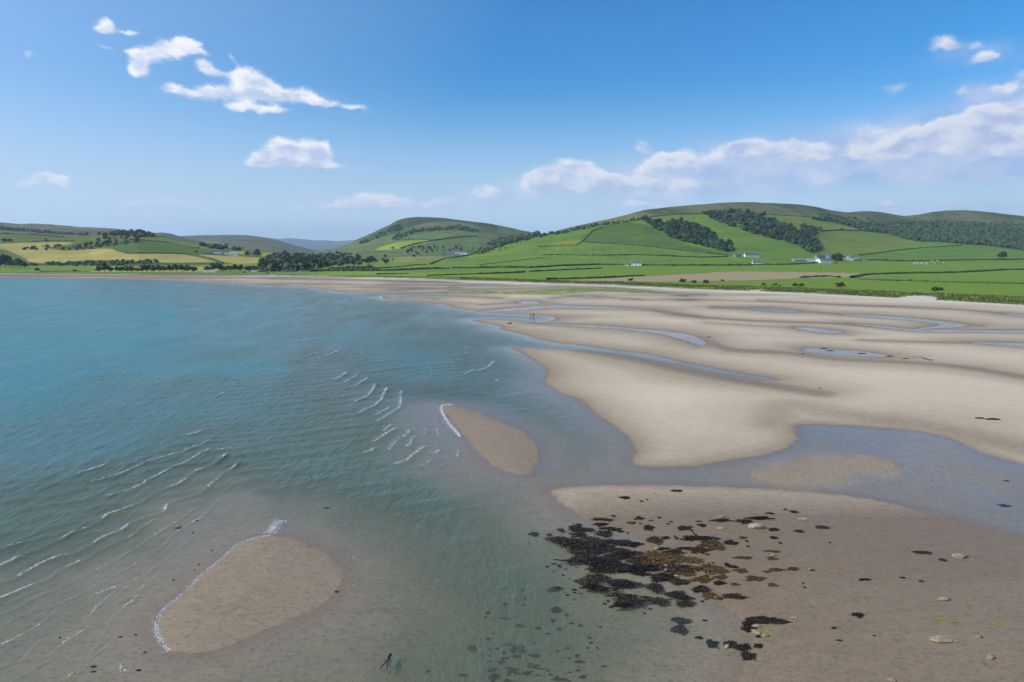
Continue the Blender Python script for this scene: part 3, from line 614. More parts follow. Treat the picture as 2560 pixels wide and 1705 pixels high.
# far blue mountains
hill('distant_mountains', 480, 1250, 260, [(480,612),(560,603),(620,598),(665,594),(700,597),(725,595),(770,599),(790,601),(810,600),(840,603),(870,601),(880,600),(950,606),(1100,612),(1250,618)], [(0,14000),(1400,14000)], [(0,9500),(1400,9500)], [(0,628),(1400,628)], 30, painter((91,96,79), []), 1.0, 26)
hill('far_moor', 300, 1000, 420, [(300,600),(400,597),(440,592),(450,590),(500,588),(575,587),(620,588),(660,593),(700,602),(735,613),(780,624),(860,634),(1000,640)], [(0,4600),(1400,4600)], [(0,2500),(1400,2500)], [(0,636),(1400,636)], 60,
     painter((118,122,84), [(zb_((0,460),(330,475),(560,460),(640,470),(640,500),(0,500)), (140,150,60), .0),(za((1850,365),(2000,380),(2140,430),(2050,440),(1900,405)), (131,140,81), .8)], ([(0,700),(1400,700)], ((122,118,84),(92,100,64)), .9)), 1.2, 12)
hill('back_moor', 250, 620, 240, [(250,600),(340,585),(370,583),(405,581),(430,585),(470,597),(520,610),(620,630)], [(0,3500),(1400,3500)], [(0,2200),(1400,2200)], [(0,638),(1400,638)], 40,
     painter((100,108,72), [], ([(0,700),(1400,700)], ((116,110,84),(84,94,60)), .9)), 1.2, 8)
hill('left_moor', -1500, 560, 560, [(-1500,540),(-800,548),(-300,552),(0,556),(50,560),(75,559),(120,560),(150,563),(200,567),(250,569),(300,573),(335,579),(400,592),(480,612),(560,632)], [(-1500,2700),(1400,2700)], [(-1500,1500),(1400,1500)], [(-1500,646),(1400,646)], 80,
     painter((112,118,67), [(za((0,245),(100,250),(300,285),(480,310),(300,312),(100,290),(0,275)), (60,68,42), .8),(za((0,335),(250,325),(600,330),(850,345),(900,380),(0,400)), (107,124,57), .8),(za((60,285),(400,305),(850,320),(600,330),(200,318)), (131,134,81), .7)],
     ([(-1500,580),(0,576),(60,580),(150,585),(250,588),(500,600)], ((138,124,98),(98,100,66)), .95)), 1.3, 9)
hill('middle_hill', 640, 1760, 760, [(640,640),(760,634),(830,622),(870,611),(890,600),(920,587),(950,573),(975,562),(985,555),(1000,549),(1020,544),(1040,542.5),(1080,543),(1110,545),(1140,549),(1180,554),(1200,556),(1230,560),(1270,568),(1300,575),(1330,581),(1355,584),(1450,604),(1600,640),(1760,660)], [(600,3000),(1800,3000)], [(600,1500),(1800,1500)], [(600,648),(1800,648)], 200,
     painter((108,126,70), [
      (zb_((1100,400),(1390,215),(1500,230),(1520,270),(1400,320),(1250,360),(1150,390)), (70,76,46), .6),
      (zb_((1430,190),(1600,160),(1800,160),(2000,180),(2200,205),(2355,235),(2355,290),(2250,262),(2100,215),(1900,196),(1700,212),(1560,250),(1480,240)), (77,80,44), .75),
      (zb_((1560,262),(1720,212),(1880,196),(2060,212),(2200,262),(2100,262),(1900,260),(1700,285)), (132,130,80), .75),
      (zb_((1450,380),(1560,330),(1800,290),(2050,285),(2190,322),(2000,345),(1800,372),(1580,365)), (112,134,67), .85),
      (zb_((1800,380),(2000,350),(2355,365),(2355,420),(1900,420)), (114,126,67), .6),
      (zb_((860,445),(1100,410),(1400,380),(1240,440),(1000,470)), (121,124,75), .6),
      (zb_((1240,458),(1400,400),(1580,370),(1795,375),(1700,395),(1480,447)), (156,168,56), .95),
      (zc((0,300),(200,350),(350,365),(500,380),(400,430),(100,470),(0,470)), (105,112,67), .5),
     ], ([(600,640),(830,615),(950,590),(1100,575),(1300,590),(1500,600)], ((118,124,80),(66,88,50)), .7)), 1.15, 10)
hill('left_farmland', -1500, 1240, 1000, [(-1500,570),(-400,574),(0,584),(60,586),(100,588),(180,591),(225,590),(260,582),(300,579.5),(345,578),(370,583),(400,589),(450,600),(520,611),(580,622),(640,629),(700,634),(800,642),(950,641),(1040,639),(1110,641),(1150,644),(1240,652)], [(-1500,1450),(1300,1450)], [(-1500,760),(1300,900)], [(-1500,676),(400,675),(700,672),(900,668),(1300,668)], 170,
     painter((107,122,57), [
      (za((0,405),(60,400),(400,388),(660,393),(640,410),(440,432),(430,442),(600,466),(820,455),(940,445),(1040,455),(1170,495),(1600,497),(1750,512),(1900,545),(1985,570),(1900,575),(1500,577),(1200,562),(950,551),(700,562),(500,580),(290,578),(240,540),(130,490),(80,470),(0,450),(-300,440),(-300,400)), (190,174,96), .95),
      ([(478,637),(560,639),(640,643),(668,648),(650,664),(600,662),(563,655),(530,645)], (192,172,96), .95),
      ([(557,629),(617,627),(616,636),(580,635)], (166,176,50), .95),([(652,631),(692,632),(692,642),(655,641)], (160,170,56), .9),
      ([(92,678),(100,666),(236,665),(430,667),(560,668),(560,678)], (178,166,84), .8),
      ([(-200,668),(75,668),(85,679),(-200,680)], (117,140,51), .9),
      (za((980,400),(1080,380),(1250,372),(1500,395),(1750,440),(1900,470),(1700,492),(1180,492),(1050,450)), (98,118,53), .9),
      (za((1180,335),(1500,345),(1700,385),(1900,410),(1900,450),(1500,400),(1250,365)), (121,138,67), .9),
      ([(899,663),(980,645),(1035,640),(1133,643),(1084,660),(1008,664)], (146,148,76), .95),
      ([(930,674),(1020,666),(1081,662),(1140,670),(1000,677)], (116,126,66), .9),
      ([(905,656),(935,640),(985,630),(1010,636),(960,650)], (121,126,63), .8),
      (zb_((200,640),(520,630),(900,600),(1200,575),(1100,600),(760,650)), (140,136,71), .8),
      (za((290,580),(500,582),(950,553),(1300,572),(1500,580),(1990,572),(2050,600),(1900,612),(900,612),(360,612)), (86,98,48), .85),
     ]), 1.0, 1.5)
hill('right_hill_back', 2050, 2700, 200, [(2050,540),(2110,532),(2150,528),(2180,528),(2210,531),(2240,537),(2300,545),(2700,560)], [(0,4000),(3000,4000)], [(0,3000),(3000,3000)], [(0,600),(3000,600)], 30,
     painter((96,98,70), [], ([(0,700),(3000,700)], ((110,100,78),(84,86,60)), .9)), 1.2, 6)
hill('right_hill', 1040, 3700, 1180, [(1040,664),(1081,660),(1116,646),(1171,638),(1210,626),(1240,617),(1290,603),(1335,590),(1380,581),(1400,575),(1440,565),(1480,556),(1520,548),(1545,542),(1580,533),(1610,525),(1650,520),(1700,515),(1750,511),(1800,507),(1840,505),(1880,505.5),(1960,509),(2000,511),(2040,517),(2080,526),(2110,530),(2150,533),(2210,537),(2260,540),(2300,536),(2330,530),(2370,526),(2410,525),(2450,528),(2490,532),(2530,537),(2560,540),(2800,552),(3200,540),(3700,560)],
     [(1040,1150),(1200,1500),(1500,1700),(1840,2000),(2110,2300),(2400,2700),(2560,2800),(3700,3000)], [(1040,1000),(3700,1000)], [(1040,665),(1500,663.5),(3700,663)], 250,
     painter((114,142,57), [
      (zc((960,345),(1250,272),(1450,292),(1600,372),(1750,440),(1950,500),(2180,545),(1500,482),(1350,462),(870,432)), (93,118,55), .9),
      (zc((450,490),(640,440),(880,410),(905,412),(830,460),(640,463),(500,476),(300,512),(100,542),(-100,570),(-100,558),(300,505)), (148,146,62), .9),
      (zc((1000,265),(1200,228),(1500,212),(1400,232),(1150,262)), (142,142,67), .7),
      (zd((560,345),(760,335),(1000,340),(1300,378),(1500,420),(1350,478),(1100,520),(1000,530),(700,520),(660,440)), (124,138,59), .9),
      (zd((1000,530),(1300,495),(1560,470),(1860,452),(2100,460),(2355,505),(2900,560),(2900,620),(2000,560),(1000,575)), (107,138,55), .8),
      (zd((140,200),(300,198),(560,215),(760,262),(980,318),(800,330),(440,325),(330,265)), (131,144,61), .9),
      (WOOD3, (58,70,40), .85),(zd((1450,300),(1560,305),(1660,325),(1640,330),(1500,312)), (150,130,96), .7),
      (zc((1450,225),(1900,195),(1930,200),(2000,240),(1700,262),(1500,262)), (124,142,59), .9)],
     ([(1040,655),(1200,628),(1258,611),(1321,596),(1402,581),(1460,567),(1518,556),(1561,549),(1604,546),(1627,541),(1691,536),(1754,535),(1902,536),(1988,539),(2026,544),(2098,560),(2151,576),(2217,584),(2300,604),(2320,603),(2400,611),(2480,617),(2560,628),(2900,650),(3700,650)], ((130,127,90),(86,100,58)), .95)), 1.0, 5)
NEARH = list(reversed(HILLS))
def at(u, v):
    """first surface met by the sight line through photograph pixel (u, v)"""
    best = None
    for us, x, y, z, v2 in HILLS:
        if u < us[0] or u > us[-1]: continue
        c = int(round((u-us[0])/(us[-1]-us[0])*(len(us)-1))); col_ = v2[:, c]
        k = np.where(col_ <= v)[0]
        if len(k) == 0: continue
        k = k[0]
        if k == 0 and col_[0] < v-.6: continue
        if best is None or y[k, c] < best[1]: best = (float(x[k, c]), float(y[k, c]), float(z[k, c]))
    dx, dy, dz = ray(u, v)
    if dz < -.012:
        g = atg(u, v)
        if best is None or g[1] < best[1]: best = g
    return best

# ================================================================ VEGETATION
def leaf_material(name, a, b2, sc_=1.2):
    m, t = material(name)
    oi = t.n('ShaderNodeObjectInfo').outputs['Random']
    pos = t.n('ShaderNodeTexCoord').outputs['Object']
    n = t.noise(pos, sc_, 3, .6)
    c = t.mix(t.m('ADD', t.m('MULTIPLY', n, .9), t.m('MULTIPLY', oi, .35), clamp=True), rgb(*a), rgb(*b2))
    d = t.n('ShaderNodeBsdfPrincipled', {'Base Color': c, 'Roughness': .75, 'Specular IOR Level': .2})
    t.n('ShaderNodeOutputMaterial', {0: d.outputs[0]}); return m
m_leaf = leaf_material('dark_leaves', (.015,.032,.016), (.085,.120,.048), .35)
m_gorse = leaf_material('shore_leaves', (.018,.035,.009), (.07,.11,.025), 1.5)
m_hedge = leaf_material('hedge_leaves', (.024,.046,.016), (.08,.115,.038), .12)
m_bark = simple('bark', (.09,.07,.05), .9, .3, 4, bump=.4)
def crown_mesh(name, r, rz_, nclump, nleaf, leaf, seed, mat, base=.25, skew=.12):
    """leaf-sized faces on the surfaces of many small clumps that fill an uneven crown"""
    rg = np.random.default_rng(seed); V = []; Q = []
    cen = []
    for k in range(nclump):
        th = rg.uniform(0, 2*np.pi); ph = np.arccos(rg.uniform(-.5, 1)); rr = rg.uniform(.25, .82)
        cen.append((r*rr*np.sin(ph)*np.cos(th)+skew*r, r*rr*np.sin(ph)*np.sin(th), rz_*(base+.5+.55*rr*np.cos(ph)), r*rg.uniform(.22, .44)))
    for (cx, cy, cz, cr) in cen:
        for k in range(nleaf//nclump):
            d = rg.normal(size=3); d /= np.linalg.norm(d); 
            if d[2] < -.55: d[2] *= -.3
            p = np.array([cx, cy, cz])+d*cr*rg.uniform(.72, 1.08)*np.array([1, 1, .8])
            nrm = d+rg.normal(size=3)*.45; nrm /= np.linalg.norm(nrm)
            a = np.cross(nrm, rg.normal(size=3)); a /= np.linalg.norm(a)+1e-9; b = np.cross(nrm, a)
            s = leaf*rg.uniform(.6, 1.3); i = len(V)
            V += [p+a*s, p+b*s*.8, p-a*s, p-b*s*.8]; Q.append((i, i+1, i+2, i+3))
    V = np.array(V); V[:, 2] = np.maximum(V[:, 2], rz_*.10)
    me = npmesh(name, V, Q, False); me.materials.append(mat); return me
def trunk_mesh(name, h, r, seed, limbs=5):
    rg = np.random.default_rng(seed); V = []; Q = []
    def tube(p0, p1, r0, r1, n=6):
        p0, p1 = np.array(p0, float), np.array(p1, float); d = p1-p0; d /= np.linalg.norm(d)
        a = np.cross(d, (.3, .2, 1.)) if abs(d[2]) < .95 else np.cross(d, (1, 0, 0)); a /= np.linalg.norm(a); b = np.cross(d, a)
        i = len(V)
        for p, rr in ((p0, r0), (p1, r1)):
            for k in range(n): t_ = 2*np.pi*k/n; V.append(p+rr*(a*np.cos(t_)+b*np.sin(t_)))
        for k in range(n): Q.append((i+k, i+(k+1) % n, i+n+(k+1) % n, i+n+k))
    m = (.04*h, .02*h, h*.5); tube((0, 0, -.4), m, r, r*.7); tube(m, (.1*h, 0, h*.85), r*.7, r*.25)
    for k in range(limbs):
        th = rg.uniform(0, 6.28); z0 = h*rg.uniform(.3, .6)
        tube((.03*h, .01*h, z0), (h*.32*np.cos(th), h*.32*np.sin(th), z0+h*rg.uniform(.15, .3)), r*.42, r*.12, 5)
    me = npmesh(name, V, Q, True); me.materials.append(m_bark); return me
TREE_CR = [crown_mesh('crown', 4.6, 8.5, 20+k, 620, .62, 30+k, m_leaf, .12) for k in range(6)]
TREE_TR = [trunk_mesh('trunk', 7.5, .32, 60+k) for k in range(3)]
BIG_CR = [crown_mesh('crown', 5.2, 9.5, 30, 1500, .42, 90+k, m_leaf, .12) for k in range(2)]
def make_tree(big=False):
    k = random.randrange(6); r = empty('broadleaf_tree')
    link('crown', random.choice(BIG_CR) if big else TREE_CR[k], r); link('trunk', TREE_TR[k % 3], r); return r
PROTO = []
def tree(u, v, size, label, group=None, big=False, cat='tree', name='broadleaf_tree', squash=1.0):
    p = at(u, v)
    if p is None: return None
    r = make_tree(big); r.name = name; s = size/9.5; r.location = (p[0], p[1], p[2]-.14*size); r.scale = (s*random.uniform(.85, 1.15), s*random.uniform(.85, 1.15), s*random.uniform(.88, 1.12)*squash)
    r.rotation_euler = (0, 0, random.uniform(-.5, .5)+random.choice((0, 3.1))); tag(r, label, cat, group); return r
def inside(poly, u, v): return bool(inpoly(np.array([float(u)]), np.array([float(v)]), np.array(poly, float))[0])
def scatter(poly, n, minpx, seed):
    rg = random.Random(seed); us = [p[0] for p in poly]; vs = [p[1] for p in poly]; out = []; tries = 0
    while len(out) < n and tries < 12000:
        tries += 1; u = rg.uniform(min(us), min(max(us), 2640)); v = rg.uniform(min(vs), max(vs))
        if not inside(poly, u, v): continue
        if all(((u-a)/minpx)**2+((v-b)/(minpx*.45))**2 > 1 for a, b in out): out.append((u, v))
    return sorted(out, key=lambda q: q[1])
def where(u, v, us, vs):
    a = (u-min(us))/(max(us)-min(us)); near_ = sorted(abs(u-x) for x in us)
    lv = [y for x, y in zip(us, vs) if abs(x-u) < (max(us)-min(us))*.12]; b = (v-min(lv))/(max(lv)-min(lv)+1e-6)
    return ('at the far left', 'left of its middle', 'in its middle', 'right of its middle', 'at the far right')[min(4, int(a*5))]+(', front edge' if b > .66 else ', back edge' if b < .33 else ', inner row')
def wood(poly, n, minpx, size, label, group, seed):
    pts = scatter(poly, n, minpx, seed); us = [p[0] for p in pts]; vs = [p[1] for p in pts]
    for u, v in pts:
        lb = label+', '+where(u, v, us, vs) if n > 30 else label
        tree(u, v+1.5, size*random.uniform(.62, 1.22), lb, group)
wood(WOOD1, 80, 8.0, 15, 'tree of the left hillside wood on the right hill', 'trees of the left hillside wood', 1)
wood(WOOD2, 100, 8.5, 16, 'tree of the upper hillside wood below the moor', 'trees of the upper hillside wood', 2)
VW = [(648,672),(650,660),(668,645),(692,632),(714,628),(741,638),(777,638),(790,632),(880,634),(861,645),(937,650),(934,655),(905,662),(839,665),(806,672),(736,678),(654,678)]
wood(VW, 84, 8.0, 11, 'tree of the valley wood behind the beach', 'trees of the valley wood', 3)
VH = [(1016,640),(1022,620),(1060,616),(1090,618),(1095,628),(1060,634),(1040,644)]
wood(VH, 20, 8, 8.5, 'dark tree sheltering the white farmstead at the foot of the middle hill', 'trees beside the middle hill farm', 4)
wood([(1090,618),(1130,612),(1175,616),(1250,606),(1262,612),(1180,634),(1130,630),(1095,628)], 22, 9, 8, 'tree of the broken row between the middle hill farm and the right hill', 'trees above the middle hill farm', 5)
wood([(180,622),(200,612),(230,606),(255,600),(262,590),(285,582),(330,578),(345,590),(352,606),(320,600),(300,604),(285,612),(260,618),(230,622)], 36, 8, 9, 'tree of the copse above the golden fields', 'trees of the copse above the golden fields', 6)
wood([(930,655),(980,650),(1000,640),(1010,645),(960,662)], 5, 9, 8, 'tree at the ragged right end of the valley wood', 'trees at the right end of the valley wood', 8)
for k, (u, v, s) in enumerate([(248,681,8),(262,681,9),(275,681,8),(292,681,7),(304,681,8),(318,681,7.5),(330,681,8),(345,681,6),(356,681,8),(368,681,9),(384,681,8),(396,681,8),(410,681,9),(424,681,8.5),(440,681,9),(455,681,9),(470,681,8.5),(485,681,8)]):
    tree(u, v-.5, s*1.0, 'round bushy tree in the long row behind the beach, before the golden field', 'trees of the row behind the beach')
for k, (u, v, s) in enumerate([(520,679,8),(534,679,10),(547,680,11),(560,680,8),(575,680,8),(588,680,9),(604,680,8),(620,680,8),(636,680,8.5)]):
    tree(u, v-.5, s*1.0, 'tree in the shorter row behind the white vans at the beach', 'trees behind the vans')
for u, v, s in [(0,668,14),(14,667,15),(-18,668,15),(30,670,11),(48,671,12),(62,672,10),(22,662,12),(-40,668,14)]:
    tree(u, v, s, 'tall dark tree of the clump at the left edge, above the small green field', 'trees of the left edge clump', True)
tree(94, 680, 5.5, 'small round lone bush like tree beside the pale yellow lower field', big=True)
tree(187, 681, 3.5, 'tiny lone shrub at the stony top of the far beach', big=True)
tree(10, 608, 10, 'dark tree cluster on the left edge above the golden field, taller one', big=True); tree(26, 607, 9, 'lower dark tree right of the cluster on the left edge above the golden field', big=True)
tree(116, 604, 6, 'small lone tree on the boundary above the golden field', big=True)
tree(618, 642, 10, 'left tree of the two beside the yellow green field behind the shed', big=True); tree(643, 644, 15, 'large round tree between the shed and the yellow green strip', big=True)
tree(490, 634, 6, 'single tree standing left of the long grey shed', big=True)
tree(982, 624, 9, 'lone round tree in front of the bright field on the middle hill', big=True)
tree(963, 645, 7, 'tree above the olive field with sheep, right end of the valley', big=True)
tree(2505, 649, 15, 'single round tree on the right, at the hedge below the wooded slope', big=True)
tree(2090, 662, 19, 'broad dark tree standing in front of the white farm buildings', big=True)
tree(2036, 580, 15, 'largest round tree at the right end of the upper wood', big=True)
tree(2104, 577, 8, 'small lone tree on the field boundary right of the upper wood', big=True)
for u, v in ((1223,631),(1250,627),(1265,623)): tree(u, v, 5, 'small dot like bush on the olive slope of the right hill', 'dot like bushes on the slope')

def mass(name, poly, n, size, label, cat, seed, mat, fill=.6):
    rg = np.random.default_rng(seed); V = []; Q = []; poly_ = poly; cnt = 0; tr = 0
    us = [p[0] for p in poly]; vs = [p[1] for p in poly]
    base = bm_ico
    while cnt < n and tr < n*12:
        tr += 1; u = rg.uniform(min(us), min(max(us), 2900)); v = rg.uniform(min(vs), max(vs))
        if not inside(poly, u, v): continue
        p = at(u, v)
        if p is None: continue
        cnt += 1; s = size*rg.uniform(.5, 1.15); R = rg.uniform(0, 6.28); cR, sR = math.cos(R), math.sin(R)
        vv = base[0]*(1+.42*rg.normal(size=(len(base[0]), 1))*.6); vv = vv*np.array([s*.55, s*.55, s*.5])
        vv = np.stack([vv[:, 0]*cR-vv[:, 1]*sR, vv[:, 0]*sR+vv[:, 1]*cR, vv[:, 2]+s*.35], -1)+np.array(p)
        i = sum(len(q) for q in V); V.append(vv); Q.append(base[1]+i)
    if not V: return
    me = npmesh(name, np.concatenate(V), np.concatenate(Q), False); me.materials.append(mat)
    tag(link(name, me), label, cat, kind='stuff')
_b = bmesh.new(); bmesh.ops.create_icosphere(_b, subdivisions=2, radius=1.0); _b.verts.index_update()
bm_ico = (np.array([v.co[:] for v in _b.verts]), np.array([[v.index for v in f.verts] for f in _b.faces])); _b.free()
mass('hillside_wood', WOOD3, 1900, 10, 'dark mass of wood and scrub spread over the slope at the far right', 'wood', 11, m_leaf)
mass('hillside_wood', WOOD1, 260, 10, 'undergrowth between the trees of the left hillside wood', 'undergrowth', 12, m_leaf)
mass('hillside_wood', WOOD2, 380, 10, 'undergrowth between the trees of the upper hillside wood', 'undergrowth', 13, m_leaf)
mass('valley_wood', VW, 300, 7, 'undergrowth and young trees filling the valley wood', 'undergrowth', 14, m_leaf)
mass('scrub', zc((-60,525),(200,450),(420,395),(700,345),(900,296),(1000,285),(1400,228),(1400,236),(1000,300),(700,362),(420,415),(200,470),(0,545)), 260, 6, 'dark line of scrub along the shoulder of the right hill', 'scrub', 15, m_leaf)
mass('scrub', zd((560,180),(900,215),(1200,240),(1700,255),(2355,270),(2355,300),(1700,275),(1000,262),(700,222)), 190, 6, 'scattered scrub at the moor edge above the right hand wood', 'scrub', 16, m_leaf)
mass('scrub', zb_((1405,365),(1440,340),(1570,285),(1700,275),(2000,245),(2180,275),(2180,290),(1950,268),(1800,285),(1600,300),(1450,370)), 130, 11, 'dark band of scrub across the middle hill', 'scrub', 17, m_leaf)
mass('scrub', zb_((1100,400),(1390,260),(1480,230),(1500,265),(1300,340),(1150,400)), 60, 10, 'thin scrub on the steep left flank of the middle hill', 'scrub', 18, m_leaf)
mass('scrub', zc((60,460),(200,400),(450,370),(520,370),(400,410),(150,480)), 150, 11, 'wood on the saddle between the middle hill and the right hill', 'scrub', 19, m_leaf)
mass('scrub', za((120,460),(470,420),(900,430),(1000,380),(1280,370),(1300,400),(1100,410),(960,440),(820,458),(600,462)), 60, 5, 'scrub at the foot of the copse above the golden fields', 'scrub', 20, m_leaf)
mass('scrub', za((0,255),(300,285),(500,305),(800,320),(800,330),(500,318),(300,300),(0,275)), 110, 9, 'dark scrub along the foot of the left moor', 'scrub', 21, m_leaf)
mass('scrub', za((900,320),(1100,295),(1280,288),(1450,320),(1380,345),(1150,330),(1000,330)), 70, 7, 'scrub on the crest above the golden fields', 'scrub', 22, m_leaf)
mass('scrub', za((270,585),(540,585),(900,570),(1150,565),(1450,560),(1450,585),(1200,600),(870,608),(540,606),(270,610)), 120, 4.2, 'dark scrub between the golden field and the tree row', 'scrub', 23, m_leaf)
mass('scrub', zb_((150,640),(400,635),(640,640),(760,640),(760,660),(400,662),(150,655)), 60, 3.8, 'low dark bushes behind the huts at the beach', 'scrub', 24, m_leaf)
mass('scrub', zb_((800,635),(1000,625),(1230,615),(1230,640),(1000,645),(800,648)), 60, 3.5, 'broken dark scrub behind the yellow green meadow', 'scrub', 25, m_leaf)
mass('scrub', za((1850,420),(2000,400),(2150,420),(2300,450),(2200,465),(1950,450)), 50, 8, 'scrub behind the long grey shed', 'scrub', 26, m_leaf)

# hedges: one bushy strip each, along the traced line
def hedge(line, h, wd, label, name='hedgerow', cat='hedge', mat=None, gap=0.0):
    L = smooth(line, 2, False); pts = []; h *= .66; wd *= .85
    for (u0, v0), (u1, v1) in zip(L[:-1], L[1:]):
        n = max(1, int(abs(u1-u0)/3.0+abs(v1-v0)/2.5))
        for k in range(n):
            p = at(u0+(u1-u0)*k/n, v0+(v1-v0)*k/n)
            if p and (not pts or (p[0]-pts[-1][0])**2+(p[1]-pts[-1][1])**2 > 4): pts.append(p)
    # keep depth smooth where the line of sight skims the slope
    pts = [p for i, p in enumerate(pts) if i == 0 or abs(p[1]-pts[i-1][1]) < 260]
    if len(pts) < 2: return
    V = []; Q = []; n = 7
    for i, p in enumerate(pts):
        a = np.array(pts[max(i-1, 0)][:2]); b = np.array(pts[min(i+1, len(pts)-1)][:2]); d = b-a; d /= np.linalg.norm(d)+1e-9; nn = np.array([-d[1], d[0]])
        hh = h*(1+.30*random.uniform(-1, 1)); 
        if gap and random.random() < gap: hh *= .35
        for k in range(n):
            t_ = math.pi*k/(n-1); o = math.cos(t_)*wd*random.uniform(.8, 1.15); z = math.sin(t_)**.6*hh if 0 < k < n-1 else -.6
            V.append((p[0]+nn[0]*o, p[1]+nn[1]*o, p[2]+z*random.uniform(.9, 1.1)))
        if i:
            for k in range(n-1): q = (i-1)*n+k; Q.append((q, q+1, q+n+1, q+n))
    me = npmesh(name, V, Q, False); me.materials.append(mat or m_hedge); return tag(link(name, me), label, cat)
HG = [(zc((0,655),(440,656),(650,645),(1000,632),(1380,636),(1900,638),(2355,638)), 3.2, 1.6, 'long dark roadside hedge running behind the white cottage, right hill foot'),
 (zd((0,614),(300,613),(500,606),(680,592)), 2.8, 1.4, 'curving hedge between the small white cottage and the big farm'),
 (zc((0,710),(200,705),(400,696)), 2.2, 1.1, 'lower hedge left of the gateway in the green coastal field'),
 (zc((430,691),(800,673),(1070,663)), 2.0, 1.0, 'lower hedge right of the gateway, fading into the coastal field'),
 (zc((540,545),(800,548),(1050,552),(1370,547),(1700,560),(1930,568),(2160,562)), 2.8, 1.3, 'hedge below the grazing cattle on the right hill'),
 (zc((880,432),(1350,463),(1600,492),(2000,536),(2180,551)), 3.0, 1.4, 'straight hedge under the dark green field on the right hill'),
 (zc((970,340),(925,390),(880,430),(850,450),(828,462),(640,466),(500,478)), 2.4, 1.2, 'short steep hedge round the golden patch on the right hill'),
 (zc((970,340),(1100,300),(1250,268),(1450,292)), 2.4, 1.2, 'hedge along the top of the dark green field'),
 (zc((1250,268),(1400,238),(1500,215),(1700,196),(1920,190)), 2.4, 1.2, 'stone dyke and hedge below the moor on the right hill'),
 (zd((140,192),(300,196),(560,210)), 2.4, 1.2, 'dyke below the moor, right of the upper wood'),
 (zc((580,758),(1050,746),(1300,730),(1450,726)), 1.8, .9, 'dark hedge along the upper edge of the ploughed field'),
 (zc((0,632),(200,608),(420,585),(560,570)), 1.4, .8, 'thin low hedge climbing across the left green field of the right hill'),
 (zd((910,722),(1000,702),(1200,690),(1450,684),(1700,681),(2000,668),(2200,656),(2500,655)), 2.4, 3.2, 'thick overgrown hedge running from the ploughed field to the right edge'),
 (zd((960,735),(1200,743),(1400,750),(1850,763),(2355,773),(2500,775)), 1.3, .8, 'thin low hedge between the two bright green fields on the right'),
 (zd((990,572),(1300,580),(1500,582),(2000,573),(2355,569),(2500,569)), 3.0, 1.5, 'hedge at the foot of the right slope behind the dairy herd'),
 (zd((960,535),(1150,512),(1220,502),(1300,492),(1500,472),(1850,451)), 2.6, 1.4, 'hedge rising from the big farm across the right slope'),
 (zd((640,332),(760,325),(980,328),(1200,352),(1330,385),(1450,415),(1520,418)), 4.0, 2.0, 'dark hedge along the lower edge of the right hand scrub'),
 (zd((480,722),(560,716),(700,712),(810,720)), 1.9, 2.0, 'ragged line of gorse at the seaward edge of the ploughed field'),
 (zb_((760,655),(1200,652),(1450,648),(1700,636),(1950,632)), 2.8, 1.4, 'dark hedge across the fields between the valley wood and the right hill'),
 (zb_((1950,628),(2355,626)), 2.8, 1.4, 'short dark hedge continuing right toward the coastal road'),
 (zb_((1220,632),(1450,618),(1600,600),(1740,597)), 1.8, 1.0, 'curved hedge below the olive field with sheep'),
 (zb_((1750,592),(1850,550),(1930,535),(2100,512),(2250,465),(2355,440)), 2.8, 1.6, 'hedged lane climbing past the middle farm to the right hill'),
 (zb_((1260,685),(1400,680),(1570,677)), 1.4, .8, 'faint hedge in the bright meadow above the beach'),
 (zb_((1730,697),(2000,688),(2355,677)), 1.6, .9, 'thin hedge in the green field above the white shingle'),
 (zb_((1480,447),(1600,410),(1700,390),(1800,372),(2000,345),(2190,335)), 5, 3, 'hedge along the bright field on the middle hill'),
 (zb_((1450,372),(1580,362),(1800,372)), 4, 2, 'hedge above the bright field on the middle hill'),
 (za((1180,492),(1400,490),(1600,493),(1750,500)), 2.0, 1.2, 'hedge between the golden field and the dark green field'),
 (za((1050,440),(1090,465),(1180,492)), 2.0, 1.2, 'short bent hedge at the right end of the copse'),
 (za((1740,498),(1880,525),(1980,555),(2060,590)), 2.0, 2.2, 'green hedge bank dividing the two golden fields'),
 (za((1250,365),(1460,385),(1580,402),(1780,440),(1850,445)), 2.6, 1.5, 'hedge crossing the dark green hill field on the left'),
 (za((0,310),(200,315),(400,328),(600,345)), 4, 2.2, 'hedge under the moor at the left edge'),
 (za((300,385),(500,378),(700,380)), 2.2, 1.4, 'hedge above the left golden field'),
 (za((370,660),(600,658),(850,660)), 1.3, .8, 'low dark bank at the top of the stony beach'),
 (zb_((1080,490),(1300,478),(1500,492)), 2.5, 1.4, 'curved hedge on the low rise below the middle hill')]
for ln, h, wd, lb in HG: hedge(ln, h, wd, lb)
hedge(zd((1150,745),(1330,748),(1430,746)), 1.8, 1.4, 'row of small dark bushes on the thin boundary of the right fields', gap=.6)

